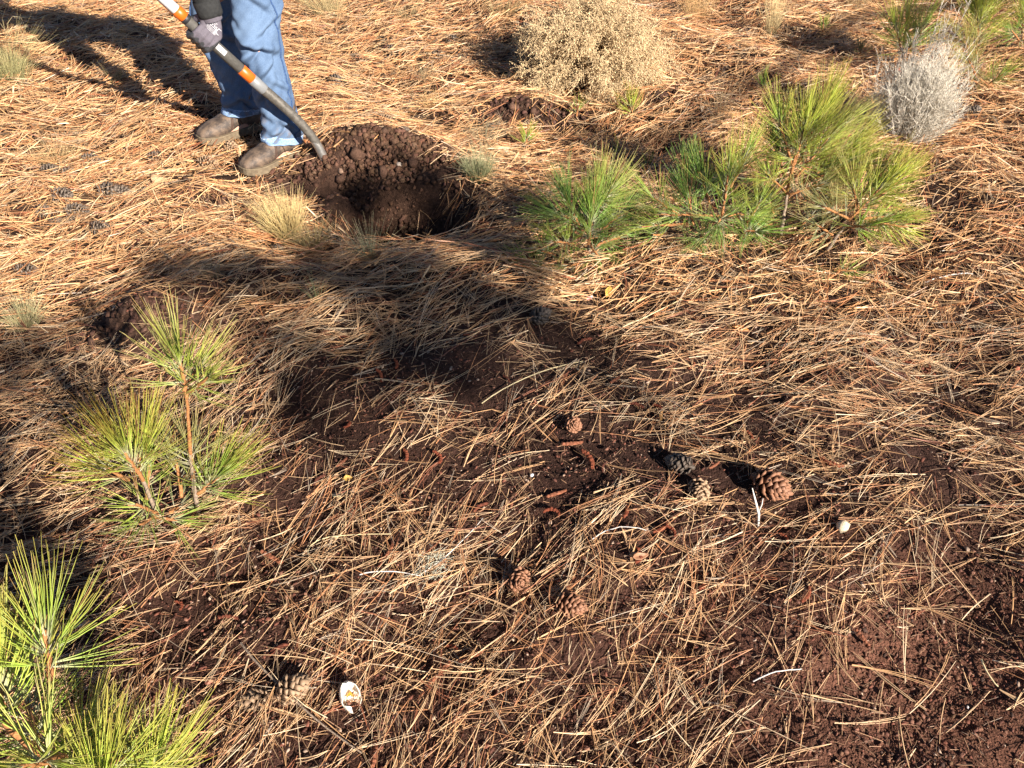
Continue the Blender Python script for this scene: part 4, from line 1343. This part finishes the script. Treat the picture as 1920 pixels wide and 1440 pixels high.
# orange stripe on the white shaft, lower left side
V, F = tube_geo([sA + sDir * (q_w0 + .002) + SO - hv * .004 + hw * .0125, sA + sDir * (q_w0 + .39) + SO - hv * .004 + hw * .0125], [.0092, .0092], 10)
put('stripe', pymesh('stripe', V, F), mat_flat('red_orange_plastic', (.50, .055, .012), .4, .5, .06, 60), sv)
sleeve('end_grip', q_w0 + .40, q_w0 + .52, .022, m_grip)
# white label with lines of print on the grip below the hand
V, F = [], []
qa, qb = on_shaft(404), on_shaft(420)
for k_, ang in enumerate((-.55, -.28, 0, .28)):
    x_ = min(qa, qb)
    while x_ < max(qa, qb):
        l_ = rng.uniform(.006, .012)
        e = hv * math.cos(ang + .25) - hw * math.sin(ang + .25); e2 = hv * math.cos(ang + .42) - hw * math.sin(ang + .42)
        b0 = len(V)
        for q_, u_ in ((x_, e), (x_ + l_, e), (x_ + l_, e2), (x_, e2)):
            V.append(sA + sDir * q_ + SO + u_ * .0216)
        F.append((b0, b0 + 1, b0 + 2, b0 + 3)); x_ += l_ + .001
tag(put('print', pymesh('print', V, F, False), m_pr, sv), kind='stuff')
# blade, pushed into the earth under the pile
V, F = [], []
bx = Vector((.78, .2, 0)).normalized(); bd = Vector((.35, -.55, -.75)).normalized(); bn = bx.cross(bd).normalized(); bx = bd.cross(bn).normalized()
b0_ = sE + SO + d_end * .03
nb, mb = 12, 9
for i in range(nb):
    f = i / (nb - 1)
    w = .105 * (1 if f < .55 else math.cos((f - .55) / .45 * 1.45) ** .6)
    for j in range(mb):
        g_ = j / (mb - 1) * 2 - 1
        V.append(b0_ + bd * (f * .28) + bx * (w * g_) + bn * (.030 * g_ * g_))
for i in range(nb - 1):
    for j in range(mb - 1):
        F.append((i * mb + j, i * mb + j + 1, (i + 1) * mb + j + 1, (i + 1) * mb + j))
bl = put('blade', pymesh('blade', V, F), m_steel, sv)
bl.modifiers.new('t', 'SOLIDIFY').thickness = .0025

# ------------------------------------------------------------------ pine cones
OPEN_R = {'open': (.036, .060), 'closed': (.030, .036)}


def scale_mesh(name, dark):
    V = [(0, -.003, -.0012), (0, .003, -.0012), (0, .003, .0012), (0, -.003, .0012),
         (.015, -.0098, -.0014), (.015, .0098, -.0014), (.0155, .0088, .0018), (.0155, -.0088, .0018),
         (.0215, -.0070, -.0022), (.0215, .0070, -.0022), (.0215, .0, .0034), (.0280, 0, .0004)]
    F = [(0, 1, 5, 4), (1, 2, 6, 5), (2, 3, 7, 6), (3, 0, 4, 7), (4, 5, 9, 8), (5, 6, 10, 9), (7, 4, 8, 10), (6, 7, 10), (8, 9, 11), (9, 10, 11), (10, 8, 11)]
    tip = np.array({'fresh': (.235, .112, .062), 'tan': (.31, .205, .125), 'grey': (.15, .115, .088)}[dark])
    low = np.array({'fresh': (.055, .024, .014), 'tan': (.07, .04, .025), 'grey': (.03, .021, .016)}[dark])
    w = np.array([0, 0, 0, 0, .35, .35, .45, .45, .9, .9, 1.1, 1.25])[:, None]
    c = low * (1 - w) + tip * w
    q = [f for f in F if len(f) == 4]; t = [f for f in F if len(f) == 3]
    me = mesh_np(name, V, q, t, c)
    me.materials.append(M_CONE)
    return me


SCALE = {k: scale_mesh('scale', k) for k in ('fresh', 'tan', 'grey')}
CORE = {}
for k, c in (('fresh', (.12, .05, .025)), ('tan', (.16, .09, .05)), ('grey', (.07, .05, .035))):
    V, F = tube_geo([(-.042, 0, 0), (-.03, 0, 0), (0, 0, 0), (.025, 0, 0), (.044, 0, 0)], [.010, .0155, .0165, .012, .005], 9)
    me = pymesh('core', V, F)
    me.attributes.new('col', 'FLOAT_COLOR', 'POINT').data.foreach_set('color', np.tile(np.array([*c, 1], np.float32), len(V)))
    me.materials.append(M_CONE)
    CORE[k] = me


def scale_frames(n, seed):
    r = np.random.default_rng(seed)
    out = []
    for k in range(n):
        f = (k + .5) / n
        x = -.040 + .085 * f
        rc = .014 * math.sin(math.pi * min(1, .18 + .8 * f)) ** .6
        a = k * 2.39996 + r.normal(0, .06)
        beta = math.radians(-5 + 78 * f + 14 * (seed % 3) + r.normal(0, 6))
        radial = Vector((0, math.cos(a), math.sin(a)))
        d = radial * math.cos(beta) + Vector((1, 0, 0)) * math.sin(beta)
        side = Vector((1, 0, 0)).cross(radial).normalized()
        up = d.cross(side)
        s = (.78 + .55 * math.sin(math.pi * min(1, .12 + f * .95))) * r.uniform(.92, 1.08)
        M = Matrix((d, side, up)).transposed().to_4x4()
        M.translation = Vector((x, 0, 0)) + radial * rc
        out.append(M @ Matrix.Diagonal((s, s, s, 1)))
    return out


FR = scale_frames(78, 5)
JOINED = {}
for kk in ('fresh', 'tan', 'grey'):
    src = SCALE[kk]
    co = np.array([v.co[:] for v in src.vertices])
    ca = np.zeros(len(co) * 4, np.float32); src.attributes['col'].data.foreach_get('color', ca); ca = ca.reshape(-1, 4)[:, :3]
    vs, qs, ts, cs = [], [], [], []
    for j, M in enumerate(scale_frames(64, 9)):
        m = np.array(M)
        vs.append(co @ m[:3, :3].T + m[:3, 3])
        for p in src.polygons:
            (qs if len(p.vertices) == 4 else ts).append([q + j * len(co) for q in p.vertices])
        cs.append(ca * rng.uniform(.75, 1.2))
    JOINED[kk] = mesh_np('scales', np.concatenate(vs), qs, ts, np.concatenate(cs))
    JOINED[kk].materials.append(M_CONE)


def cone(label, px, py, kind, size, head, tilt=0.0, parts=False, lift=.42, squash=1.0):
    """head: compass heading of the tip on the ground, degrees from +x towards +y; size: length in metres"""
    s = size / .114
    root = empty('pine_cone', G(px, py, .0), label, 'pine cone', 'fallen pine cones')
    root.location.z += .034 * s * lift * 2
    h = math.radians(head)
    d = Vector((math.cos(h) * math.cos(tilt), math.sin(h) * math.cos(tilt), math.sin(tilt)))
    root.rotation_mode = 'QUATERNION'
    root.rotation_quaternion = d.to_track_quat('X', 'Z') @ Quaternion((1, 0, 0), rng.uniform(0, 6.28))
    root.scale = (s * squash, s, s)
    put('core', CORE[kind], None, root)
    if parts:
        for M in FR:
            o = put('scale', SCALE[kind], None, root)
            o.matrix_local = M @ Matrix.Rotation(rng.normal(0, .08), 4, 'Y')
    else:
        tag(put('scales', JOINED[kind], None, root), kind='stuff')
    return root


cone('brown pine cone in half shade below the dark green leftmost seedling of the row', 1010, 603, 'grey', .088, 25, .2, True)
cone('round red brown pine cone seen end on, alone in the middle of the sparse needles', 1074, 805, 'fresh', .072, -70, .7, True, squash=.8)
cone('dark pine cone with pale scale tips, upper of the close pair right of the middle', 1275, 880, 'grey', .086, 160, .1, True)
cone('tan pine cone tucked right below the dark pale tipped one', 1308, 928, 'tan', .082, -95, .15, True)
cone('big red brown pine cone beside the white peeled twig', 1438, 922, 'fresh', .118, -42, .1, True)
cone('ragged upright orange brown pine cone casting a broad shadow, low centre', 972, 1100, 'fresh', .100, -80, .75, True, squash=.95)
cone('smaller brown pine cone just right below the ragged upright one', 1066, 1143, 'fresh', .088, -25, .15, True)
cone('pale tan pine cone lying next to the white shell, right one of its pair', 548, 1304, 'tan', .090, 30, .1, True)
cone('greyish half buried pine cone touching the pale one near the white shell', 482, 1316, 'tan', .078, 200, .05, True, lift=.2)
for lab, px, py, kd, sz, hd in [
    ('brown pine cone between the two boots', 436, 288, 'tan', .085, -60), ('pinkish brown pine cone in the lit needles left of the left boot toe', 349, 298, 'fresh', .075, 60),
    ('tan pine cone at the end of the shovel shadow', 391, 318, 'tan', .095, 10), ('black pine cone in the needles far left, left of its dark neighbour', 95, 330, 'grey', .085, 35),
    ('dark pine cone right of the black one, far left', 133, 333, 'grey', .075, -20), ('dark grey pine cone on the left slope below the shovel shadow', 172, 310, 'grey', .085, 20),
    ('big black pine cone on the left slope, left of a greyer one', 206, 372, 'grey', .105, 40), ('greyish pine cone touching the big black one on the left slope', 237, 372, 'grey', .08, -40),
    ('dark slim pine cone below the black pair, far left', 118, 378, 'grey', .095, 30), ('broad dark pine cone sunk in needles, left slope', 148, 410, 'grey', .10, 5),
    ('small dark pine cone at the left edge side of the slope', 84, 404, 'grey', .075, 60), ('nearly black broken pine cone low on the left slope', 192, 438, 'grey', .08, 10),
    ('small black pine cone low on the left slope near the left edge', 105, 422, 'grey', .06, 70), ('dark pine cone half under needles at the left edge', 52, 522, 'grey', .09, 30),
    ('dark pine cone right of the left jeans knee', 567, 122, 'grey', .085, 15), ('dark pine cone two steps right of the knee', 668, 118, 'grey', .085, -15),
    ('red brown pine cone with clear scales right of the lower jeans', 598, 186, 'fresh', .095, 10), ('dark weathered pine cone in a hollow right of the red brown one', 628, 160, 'grey', .09, 50),
    ('dark pine cone right behind the dirt pile', 756, 260, 'grey', .085, 60), ('black pine cone near the top edge right of the jeans', 552, 42, 'grey', .07, 0),
    ('dark pine cone left of the tumbleweed shadow tip', 845, 82, 'grey', .085, 20), ('grey pine cone in the tumbleweed shadow', 822, 112, 'grey', .085, 0),
    ('small grey pine cone against the golden grass tuft', 522, 480, 'grey', .068, 80), ('black pine cone at the top left rim of the tumbleweed', 985, 58, 'grey', .085, 45),
    ('black pine cone close to the top edge above the slope', 722, 12, 'grey', .075, 10), ('pale weathered pine cone on the lit slope above the dirt pile', 722, 236, 'tan', .08, 0),
    ('black pine cone just right of the grey bush', 1823, 218, 'grey', .08, 30), ('dark pine cone in the hollow left of the small grey straw tuft', 730, 98, 'grey', .07, 30),
    ('pine cone behind the heel of the right boot', 572, 270, 'fresh', .07, 100), ('faded pine cone below the shadow of the shovel, left slope', 292, 305, 'grey', .08, 30),
    ('dark pine cone above the small black pair at the right of the slope', 920, 245, 'grey', .06, 30)]:
    cone(lab, px, py, kd, sz, hd, rng.normal(.05, .14), False, .52)

# ------------------------------------------------------------------ pollen catkins
CATK = []
for v in range(5):
    n = 12
    bend = [1.2, -.8, .3, 2.2, -1.7][v]
    pts, rr = [], []
    a = 0; p = Vector((-.022, 0, 0))
    for i in range(n):
        pts.append(p.copy()); rr.append(.0052 * (.72 + .28 * math.sin(math.pi * (i + .6) / n)) * (1 + .16 * (-1) ** i))
        a += bend / n; p = p + Vector((math.cos(a), math.sin(a), .12 * math.sin(i * .7))) * .0044
    V, F = tube_geo(pts, rr, 8)
    V = [q + Vector(rng.normal(0, .0006, 3)) for q in V]
    me = pymesh('catkin', V, F, False)
    tc = np.array([[.165, .048, .024], [.12, .038, .022], [.20, .075, .040], [.15, .040, .02], [.095, .034, .022]][v])
    c = np.ones((len(V), 4), np.float32); c[:, :3] = tc * rng.uniform(.7, 1.25, (len(V), 1))
    me.attributes.new('col', 'FLOAT_COLOR', 'POINT').data.foreach_set('color', c.ravel())
    me.materials.append(M_CATKIN)
    CATK.append(me)


LANDMARKS = [('the shaded grey cone', 1010, 600), ('the round end on cone', 1074, 800), ('the dark pale tipped cone', 1275, 875), ('the big red brown cone', 1440, 915), ('the ragged upright cone', 972, 1092),
             ('the white twig', 1420, 970), ('the white shell', 660, 1315), ('the pale cone pair', 520, 1305), ('the white lichen tangle', 810, 1062), ('the yellow brown oval leaf', 1140, 555),
             ('the orange brown pointed leaf', 1388, 624), ('the cream shell like leaf', 631, 938), ('the left centre seedling', 350, 900), ('the bottom left sapling', 170, 1360), ('the low pine sprig', 1595, 512),
             ('the whitish weathered stick', 1770, 528), ('the diagonal straw stalk', 990, 722), ('the hook shaped catkin', 1042, 958), ('the slender pale grass tuft', 598, 560), ('the golden grass tuft', 540, 410),
             ('the pale pebble on bare soil', 1814, 1327), ('the bent pale twig on bare soil', 1850, 1265), ('the red catkin at the soil rim', 1612, 1203), ('the bleached stalk far right', 1450, 1275), ('the small dark red bark piece', 1905, 694)]
TAKEN = set()


def place_label(what, px, py):
    for lx, ly, nm in sorted(((x, y, n_) for n_, x, y in LANDMARKS), key=lambda q: math.hypot(q[0] - px, q[1] - py)):
        dist = math.hypot(lx - px, ly - py)
        if dist < 14: continue
        a_ = math.degrees(math.atan2(ly - py, px - lx)) % 360
        way = ['right of', 'to the upper right of', 'straight above', 'to the upper left of', 'left of', 'to the lower left of', 'straight below', 'to the lower right of'][int((a_ + 22.5) // 45) % 8]
        far = 'close by, ' if dist < 70 else '' if dist < 180 else 'well away, '
        if (far, way, nm, what.split()[-1]) in TAKEN: continue
        TAKEN.add((far, way, nm, what.split()[-1]))
        return (what + ' ' + far + way + ' ' + nm).replace('close by, ', 'just ').replace('well away, ', 'well ').replace('just to', 'just to').replace('well to', 'well to')
    return what


def catkin(px, py, head, size=1.0, v=None, label=None, lift=.007):
    o = put('catkin', CATK[int(rng.integers(5)) if v is None else v], None)
    o.location = G(px, py, lift + .003)
    o.rotation_euler = (rng.normal(0, .3), rng.normal(0, .15), math.radians(head))
    o.scale = (size * .85,) * 3
    tag(o, label or place_label(['red brown', 'dark brown red', 'orange brown', 'brick red', 'blackish red'][CATK.index(o.data)] + ' catkin', px, py), 'catkin', 'pollen catkins in the litter')
    return o


for px, py, hd, sz, v, lab in [(1042, 958, 110, 1.15, 3, 'bright red curled catkin shaped like a hook, right of the middle'),
                               (1112, 868, 80, 1.5, 0, 'long orange brown catkin standing out below the round pine cone'),
                               (508, 1052, -35, 1.5, 2, 'thick red brown catkin with pale end, low left of the middle'),
                               (824, 1272, 35, 1.5, 2, 'dark red straight catkin low in the middle, left one of two in line'),
                               (886, 1240, 28, 1.5, 2, 'brown red straight catkin low in the middle, right one of two in line'),
                               (1810, 850, 10, 1.3, 2, 'red straight catkin near the right edge'),
                               (1552, 880, -60, 1.4, 0, 'dark red arched catkin right of the big red brown cone'),
                               (1612, 1203, -65, 1.0, 2, 'small red catkin at the rim of the bare soil'),
                               (706, 1422, 85, 1.3, 2, 'upright orange catkin at the bottom edge'),
                               (1325, 1105, 25, 1.2, 0, 'orange red arched catkin below the white twig'),
                               (185, 1236, 40, 1.1, 2, 'bright red catkin beside the bottom left sapling'),
                               (897, 955, 60, 1.1, 1, 'red brown bent catkin left of the middle hook shaped one'),
                               (1072, 840, 0, 1.3, 2, 'dark brown catkin just below the round end on cone')]:
    catkin(px, py, hd, sz, v, lab, .012)
for px, py, hd in [(830, 865, 60), (955, 712, -35), (1128, 882, 110), (1210, 1052, 20), (1705, 682, -20), (1728, 700, 30), (1740, 690, 60), (1715, 712, -60), (1690, 702, 15),
                   (1752, 706, 80), (1180, 965, 45), (1240, 1000, 0), (1290, 945, 80), (1150, 930, -40), (1340, 880, 30), (1655, 895, 40), (730, 1040, 60), (715, 1060, 80),
                   (640, 870, 50), (560, 845, 70), (590, 905, 90), (925, 1015, -30), (1045, 930, 10), (1075, 1055, 80), (1230, 600, 30), (1480, 1010, 60), (1515, 1125, 20), (1265, 1000, 70),
                   (1330, 985, 10), (860, 1215, 90), (800, 1150, 30), (745, 690, 70), (720, 705, 80), (880, 635, 0), (1160, 715, 40), (1190, 760, 10), (1240, 770, 70), (1090, 640, 50),
                   (1120, 585, 30), (1420, 1075, 100), (1700, 1085, 50), (1550, 545, 40), (1680, 530, 70), (1660, 545, 100), (1690, 560, 30), (520, 1220, 60), (430, 1160, 20), (350, 1140, 70),
                   (160, 1310, 40), (970, 1190, 30), (1405, 820, 90), (1480, 760, 40), (1600, 760, 20), (1590, 640, 60), (1395, 640, 70), (1300, 690, 20), (660, 800, 20), (770, 860, 70),
                   (390, 470, 20), (260, 455, 10), (640, 640, 40), (500, 640, 20)]:
    catkin(px + rng.normal(0, 3), py + rng.normal(0, 3), hd, rng.uniform(.8, 1.25))

# ------------------------------------------------------------------ leaves, shell, twigs and other small finds
def leaf(label, px, py, L, W, head, col, curl=.25, lift=.012, roll=0.0, pitch=0.0, name='fallen_leaf', cat='leaf'):
    n, m = 11, 7
    V, F = [], []
    for i in range(n):
        f = i / (n - 1)
        w = W * .5 * (math.sin(math.pi * f ** .8) ** .8) + .0003
        for j in range(m):
            g = j / (m - 1) * 2 - 1
            V.append((L * (f - .5), w * g * (1 + .08 * math.sin(f * 17 + g)), curl * L * ((f - .5) ** 2) * 1.6 + abs(g) * w * .55 + .02 * L * math.sin(f * 9 + g * 3)))
    for i in range(n - 1):
        for j in range(m - 1):
            F.append((i * m + j, (i + 1) * m + j, (i + 1) * m + j + 1, i * m + j + 1))
    me = pymesh(name, V, F)
    mt = mat_flat('leaf_' + name, col, .5, .3, .3, 90)
    o = put(name, me, mt)
    sd = o.modifiers.new('thick', 'SOLIDIFY'); sd.thickness = .0006
    o.location = G(px, py, lift)
    o.rotation_euler = (roll, pitch, math.radians(head))
    # a stalk and midrib in the same plane
    tube('midrib', [(-L * .62, 0, .1 * L), (-L * .3, 0, .02 * L), (L * .1, 0, .012 * L), (L * .42, 0, .06 * L)], [.0008, .0007, .0005, .0003], mt, o, 5)
    return tag(o, label, cat)


leaf('yellow brown oval leaf standing on edge below the leftmost seedling', 1140, 556, .045, .03, 65, (.50, .29, .06), .2, .02, .6, -.5)
leaf('small curled yellow brown leaf in the sparse needles right of the left seedling', 653, 903, .024, .018, 20, (.52, .30, .07), .5, .012, .3, .2)
leaf('pale cream shell like leaf above the fanned needles, left of the middle', 631, 938, .026, .022, 160, (.72, .62, .36), .6, .014, .4, .2)
leaf('orange brown pointed leaf below the tallest seedling', 1388, 624, .048, .017, -12, (.42, .17, .05), .3, .016, .5, .1)
leaf('brown curled leaf right of the ragged upright cone', 1198, 1050, .046, .017, 20, (.28, .14, .075), .5, .014, .5, .2)
leaf('thin tan leaf standing in the needles right of the round cone', 1236, 790, .05, .014, 75, (.42, .24, .09), .3, .02, .8, .2)
leaf('tiny red leaf caught in the left side of the grey bush', 1668, 190, .04, .02, 30, (.34, .06, .03), .3, .16, .6, .4)
leaf('orange leaf scrap at the rear of the dirt pile beside the shovel socket', 578, 277, .05, .03, 40, (.45, .16, .05), .4, .02, .5, .2)
leaf('bright orange leaf scrap on the lit slope above the dirt pile', 783, 244, .035, .02, 20, (.50, .14, .04), .4, .02, .5, .2)
leaf('brown leaf leaning among needles beside the yellow oval leaf', 1178, 545, .035, .026, 80, (.26, .14, .07), .2, .02, .8, 0)

# broken white shell
m_sh, nt, bs = mat_new('white_shell')
bs.inputs['Base Color'].default_value = (.74, .68, .57, 1); bs.inputs['Roughness'].default_value = .38
V, F = [], []
nu, nv = 28, 15
r0 = np.random.default_rng(3)
edge = [1.42 + .26 * math.sin(2 * a + .6) + .20 * math.sin(5 * a + 1) + .1 * math.sin(9 * a) + r0.normal(0, .08) for a in np.linspace(0, 2 * math.pi, nu, endpoint=False)]
for j in range(nv):
    for i in range(nu):
        a = 2 * math.pi * i / nu
        b = max(.02, edge[i] * 1.35 * j / (nv - 1))
        V.append((.0235 * math.sin(b) * math.cos(a), .034 * math.sin(b) * math.sin(a), -.023 * math.cos(b)))
for j in range(nv - 1):
    for i in range(nu):
        F.append((j * nu + i, j * nu + (i + 1) % nu, (j + 1) * nu + (i + 1) % nu, (j + 1) * nu + i))
shell = put('broken_shell', pymesh('broken_shell', V, F), m_sh)
sd = shell.modifiers.new('thick', 'SOLIDIFY'); sd.thickness = .0012
shell.location = G(660, 1318, .024)
shell.rotation_euler = (math.radians(52), math.radians(8), math.radians(38))
shell.scale = (.95, 1.05, 1.0)
tag(shell, 'broken white egg like shell with yellow inside, beside the pale pine cones', 'shell')
V, F = tube_geo([(0, 0, -.016), (.006, .004, -.012), (.010, -.004, -.010)], [.003, .0042, .0028], 8)
put('yellow_lining', pymesh('yellow_lining', V, F), mat_flat('yellow_lining', (.42, .22, .03), .4, .4, .2, 120), shell)

# white peeled twig
m_white = mat_flat('bleached_wood', (.62, .58, .53), .7, .2, .12, 90, bump=.5)
m_straw = mat_flat('pale_straw', (.62, .50, .28), .5, .35, .12, 60)
wt = empty('white_twig', G(1420, 985), 'white peeled forked twig standing by the big red brown cone', 'twig')
o0 = wt.location
q = [P(x, y_, o0.y + d) - o0 for x, y_, d in ((1419, 996, -.01), (1420, 972, 0), (1413, 945, .01), (1408, 925, .02))]
for v in q: v.z += .018
tube('stem', q, [.0026, .0036, .0024, .0012], m_white, wt, 8)
q = [P(x, y_, o0.y + d) - o0 for x, y_, d in ((1420, 968, 0), (1426, 955, 0), (1428, 944, .01))]
for v in q: v.z += .018
tube('side_branch', q, [.0018, .0013, .0008], m_white, wt, 6)


def stalk(label, pts, r, mat, lift=.03, name='straw_stalk', cat='stalk'):
    pp = [G(x, y_, lift * (1 - .4 * abs(2 * i / (len(pts) - 1) - 1))) for i, (x, y_) in enumerate(pts)]
    if len(pp) == 3:
        m_ = pp[1] * 2 - (pp[0] + pp[2]) * .5 + Vector(rng.normal(0, .004, 3))
        pp = [pp[0] * (1 - f) ** 2 + m_ * 2 * f * (1 - f) + pp[2] * f * f + Vector(rng.normal(0, .0006, 3)) for f in np.linspace(0, 1, 9)]
    o = tube(name, pp, [r * (1 - .35 * i / (len(pp) - 1)) for i in range(len(pp))], mat, None, 7)
    return tag(o, label, cat)


stalk('long pale straw stalk lying diagonally above the round end on cone', [(905, 765), (985, 722), (1092, 685)], .0020, m_straw)
stalk('pale straw stalk running up to the yellow leaf, right of the shaded cone', [(1165, 622), (1240, 590), (1320, 545)], .0021, m_straw)
stalk('whitish weathered stick near the right edge below the seedlings', [(1725, 540), (1775, 527), (1820, 521)], .0035, m_white)
stalk('thin bleached stalk low on the far right of the sparse needles', [(1410, 1285), (1450, 1275), (1500, 1264)], .0016, m_white)
stalk('white curved stalk right of the ragged upright cone', [(1110, 1018), (1160, 1002), (1210, 1003)], .0014, m_white)
stalk('bright bleached stalk left of the white lichen', [(790, 1085), (850, 1045), (905, 980)], .0013, m_white)
stalk('short white stick below the white lichen tangle', [(676, 1086), (725, 1086), (790, 1088)], .0016, m_white)
stalk('pale twig with bent end on the bare red soil', [(1838, 1240), (1850, 1268), (1868, 1290)], .0022, m_straw, .012)
stalk('long straw coloured stalk crossing the lower left needles', [(595, 1075), (600, 1030), (735, 1010)], .0015, m_straw)
stalk('long arched tan stem crossing the bottom left of the middle', [(455, 1215), (560, 1330), (680, 1420)], .0026, M_BARKG, .03)

# white lichen tangle
lt = empty('lichen_tangle', G(810, 1062), 'white tangled lichen tuft low left of the middle', 'lichen')
n = 110
a = rng.uniform(0, 6.283, n); rr = .035 * np.sqrt(rng.random(n))
me = strands_mesh('threads', np.stack([rr * np.cos(a), rr * np.sin(a) * 1.3, rng.uniform(.004, .022, n)], 1), rng.normal(size=(n, 3)) * [1, 1, .35], rng.uniform(.015, .045, n),
                  rng.normal(0, .6, (n, 3)) * [1, 1, .3], .0011, (.66, .66, .52), 5, 3, .6)
tag(put('threads', me, M_TWIG, lt), kind='stuff')

# pink acorn, bark flake, light stones, clods
ac = empty('acorn', G(1104, 564, .012), 'pinkish brown acorn with white end below the leftmost seedling', 'acorn')
ac.rotation_euler = (0, 0, math.radians(38))
tube('nut', [(-.012, 0, 0), (-.004, 0, 0), (.006, 0, 0)], [.0045, .0075, .006], mat_flat('acorn_skin', (.36, .13, .12), .3, .5, .2, 100), ac, 12)
tube('cap', [(.007, 0, 0), (.011, 0, .001), (.014, 0, .001)], [.0062, .0055, .003], mat_flat('acorn_scar', (.75, .62, .66), .4, .4, .1, 100), ac, 12)


def lump(name, label, cat, px, py, size, col, lift=.3, flat=(1, .8, .6), group=None):
    me = blobs_mesh(name, [(0, 0, 0)], [size], [col], flat, .16)
    o = put(name, me, M_CLOD)
    o.location = G(px, py, size * lift)
    return tag(o, label, cat, group)


lump('stone', 'white chipped stone on the right shoulder of the dirt pile', 'stone', 748, 312, .017, (.45, .37, .30))
lump('stone', 'small white stone beside the low green pine sprout', 'stone', 950, 288, .026, (.62, .58, .46))
lump('stone', 'tiny bluish white pebble left of the hook shaped catkin', 'stone', 997, 892, .0085, (.72, .74, .78))
lump('stone', 'small pale pebble on the bare red soil', 'stone', 1814, 1327, .0055, (.62, .56, .54))
lump('stone', 'round light brown stone on the left lip of the dirt pile', 'stone', 640, 324, .018, (.30, .19, .13))
lump('stone', 'reddish stone on the lit wall of the pit', 'stone', 663, 415, .018, (.28, .15, .10))
lump('stone', 'cream coloured crumb right of the big red brown cone', 'stone', 1578, 992, .017, (.62, .52, .36), .5, (1.3, 1, .7))
lump('bark_piece', 'square tan bark piece with dark hollow, left of the boots', 'bark', 297, 343, .036, (.50, .30, .17), .6, (1, .9, .5))
lump('bark_piece', 'small dark red bark piece near the right edge', 'bark', 1905, 694, .012, (.30, .10, .06), .5)
lump('bark_piece', 'reddish bark piece left of the pale cone pair', 'bark', 395, 1280, .016, (.30, .12, .08), .5)
for px, py, s, lab in [(672, 296, .034, 'largest dark clod on the crest of the dirt pile'), (610, 300, .026, 'clod beside the shovel socket on the dirt pile'), (720, 330, .03, 'brown clod on the right flank of the dirt pile'),
                       (775, 310, .03, 'clod at the right end of the dirt pile'), (640, 350, .028, 'clod on the shaded front of the dirt pile'), (960, 205, .035, 'dark clod on the small heap below the tumbleweed'),
                       (1000, 212, .03, 'second dark clod on the small heap below the tumbleweed'), (280, 590, .026, 'brown clod at the top of the earth behind the left seedling'),
                       (215, 612, .028, 'big brown clod on the earth behind the left seedling'), (175, 650, .026, 'lower clod on the earth left of the left seedling'), (378, 335, .024, 'brown clod in front of the boots'),
                       (410, 345, .02, 'small clod right of the brown one in front of the boots')]:
    lump('soil_clod', lab, 'clod', px, py, s, np.array([.105, .058, .039]) * rng.uniform(.85, 1.2), .4, (1, .85, .7), 'loose clods of dug earth')

# single needle bundles that lie apart on the bare soil
for j in range(44):
    if j < 28:
        px, py = rng.uniform(1490, 1900), rng.uniform(1130, 1430)
    else:
        px, py = rng.uniform(520, 980), rng.uniform(620, 800)
    g = G(px, py)
    a = rng.uniform(0, 6.283) if j < 28 else rng.normal(.6, .5)
    m = int(rng.integers(1, 4)); L = rng.uniform(.10, .18)
    off = np.stack([np.zeros((m, 2)).T[0], np.zeros(m), rng.uniform(.004, .012, m)], 1)
    D = np.stack([np.cos(a + rng.normal(0, .06, m)), np.sin(a + rng.normal(0, .06, m)), rng.normal(.02, .03, m)], 1)
    e = float(H(g.x + math.cos(a) * L, g.y + math.sin(a) * L)) - g.z
    D[:, 2] += e / L
    cb = rng.normal(0, .12)
    B = np.stack([-np.sin(a) * cb + 0 * D[:, 0], np.cos(a) * cb + 0 * D[:, 0], 0 * D[:, 0]], 1)
    me = strands_mesh('pine_needle', off, D, np.full(m, L) * rng.uniform(.9, 1.0, m), B, .0021, TAN[int(rng.choice([0, 1, 3, 6]))] * rng.uniform(.85, 1.1), 5, 3, .45)
    o = put('pine_needle', me, M_LITTER)
    o.location = g
    tag(o, place_label(('short ' if L < .125 else 'long ' if L > .155 else 'dry ') + ['single', 'paired', 'triple'][m - 1] + ' needle', px, py), 'pine needle',
        'needle bundles on the red soil' if j < 28 else 'needle bundles on the dark ground')
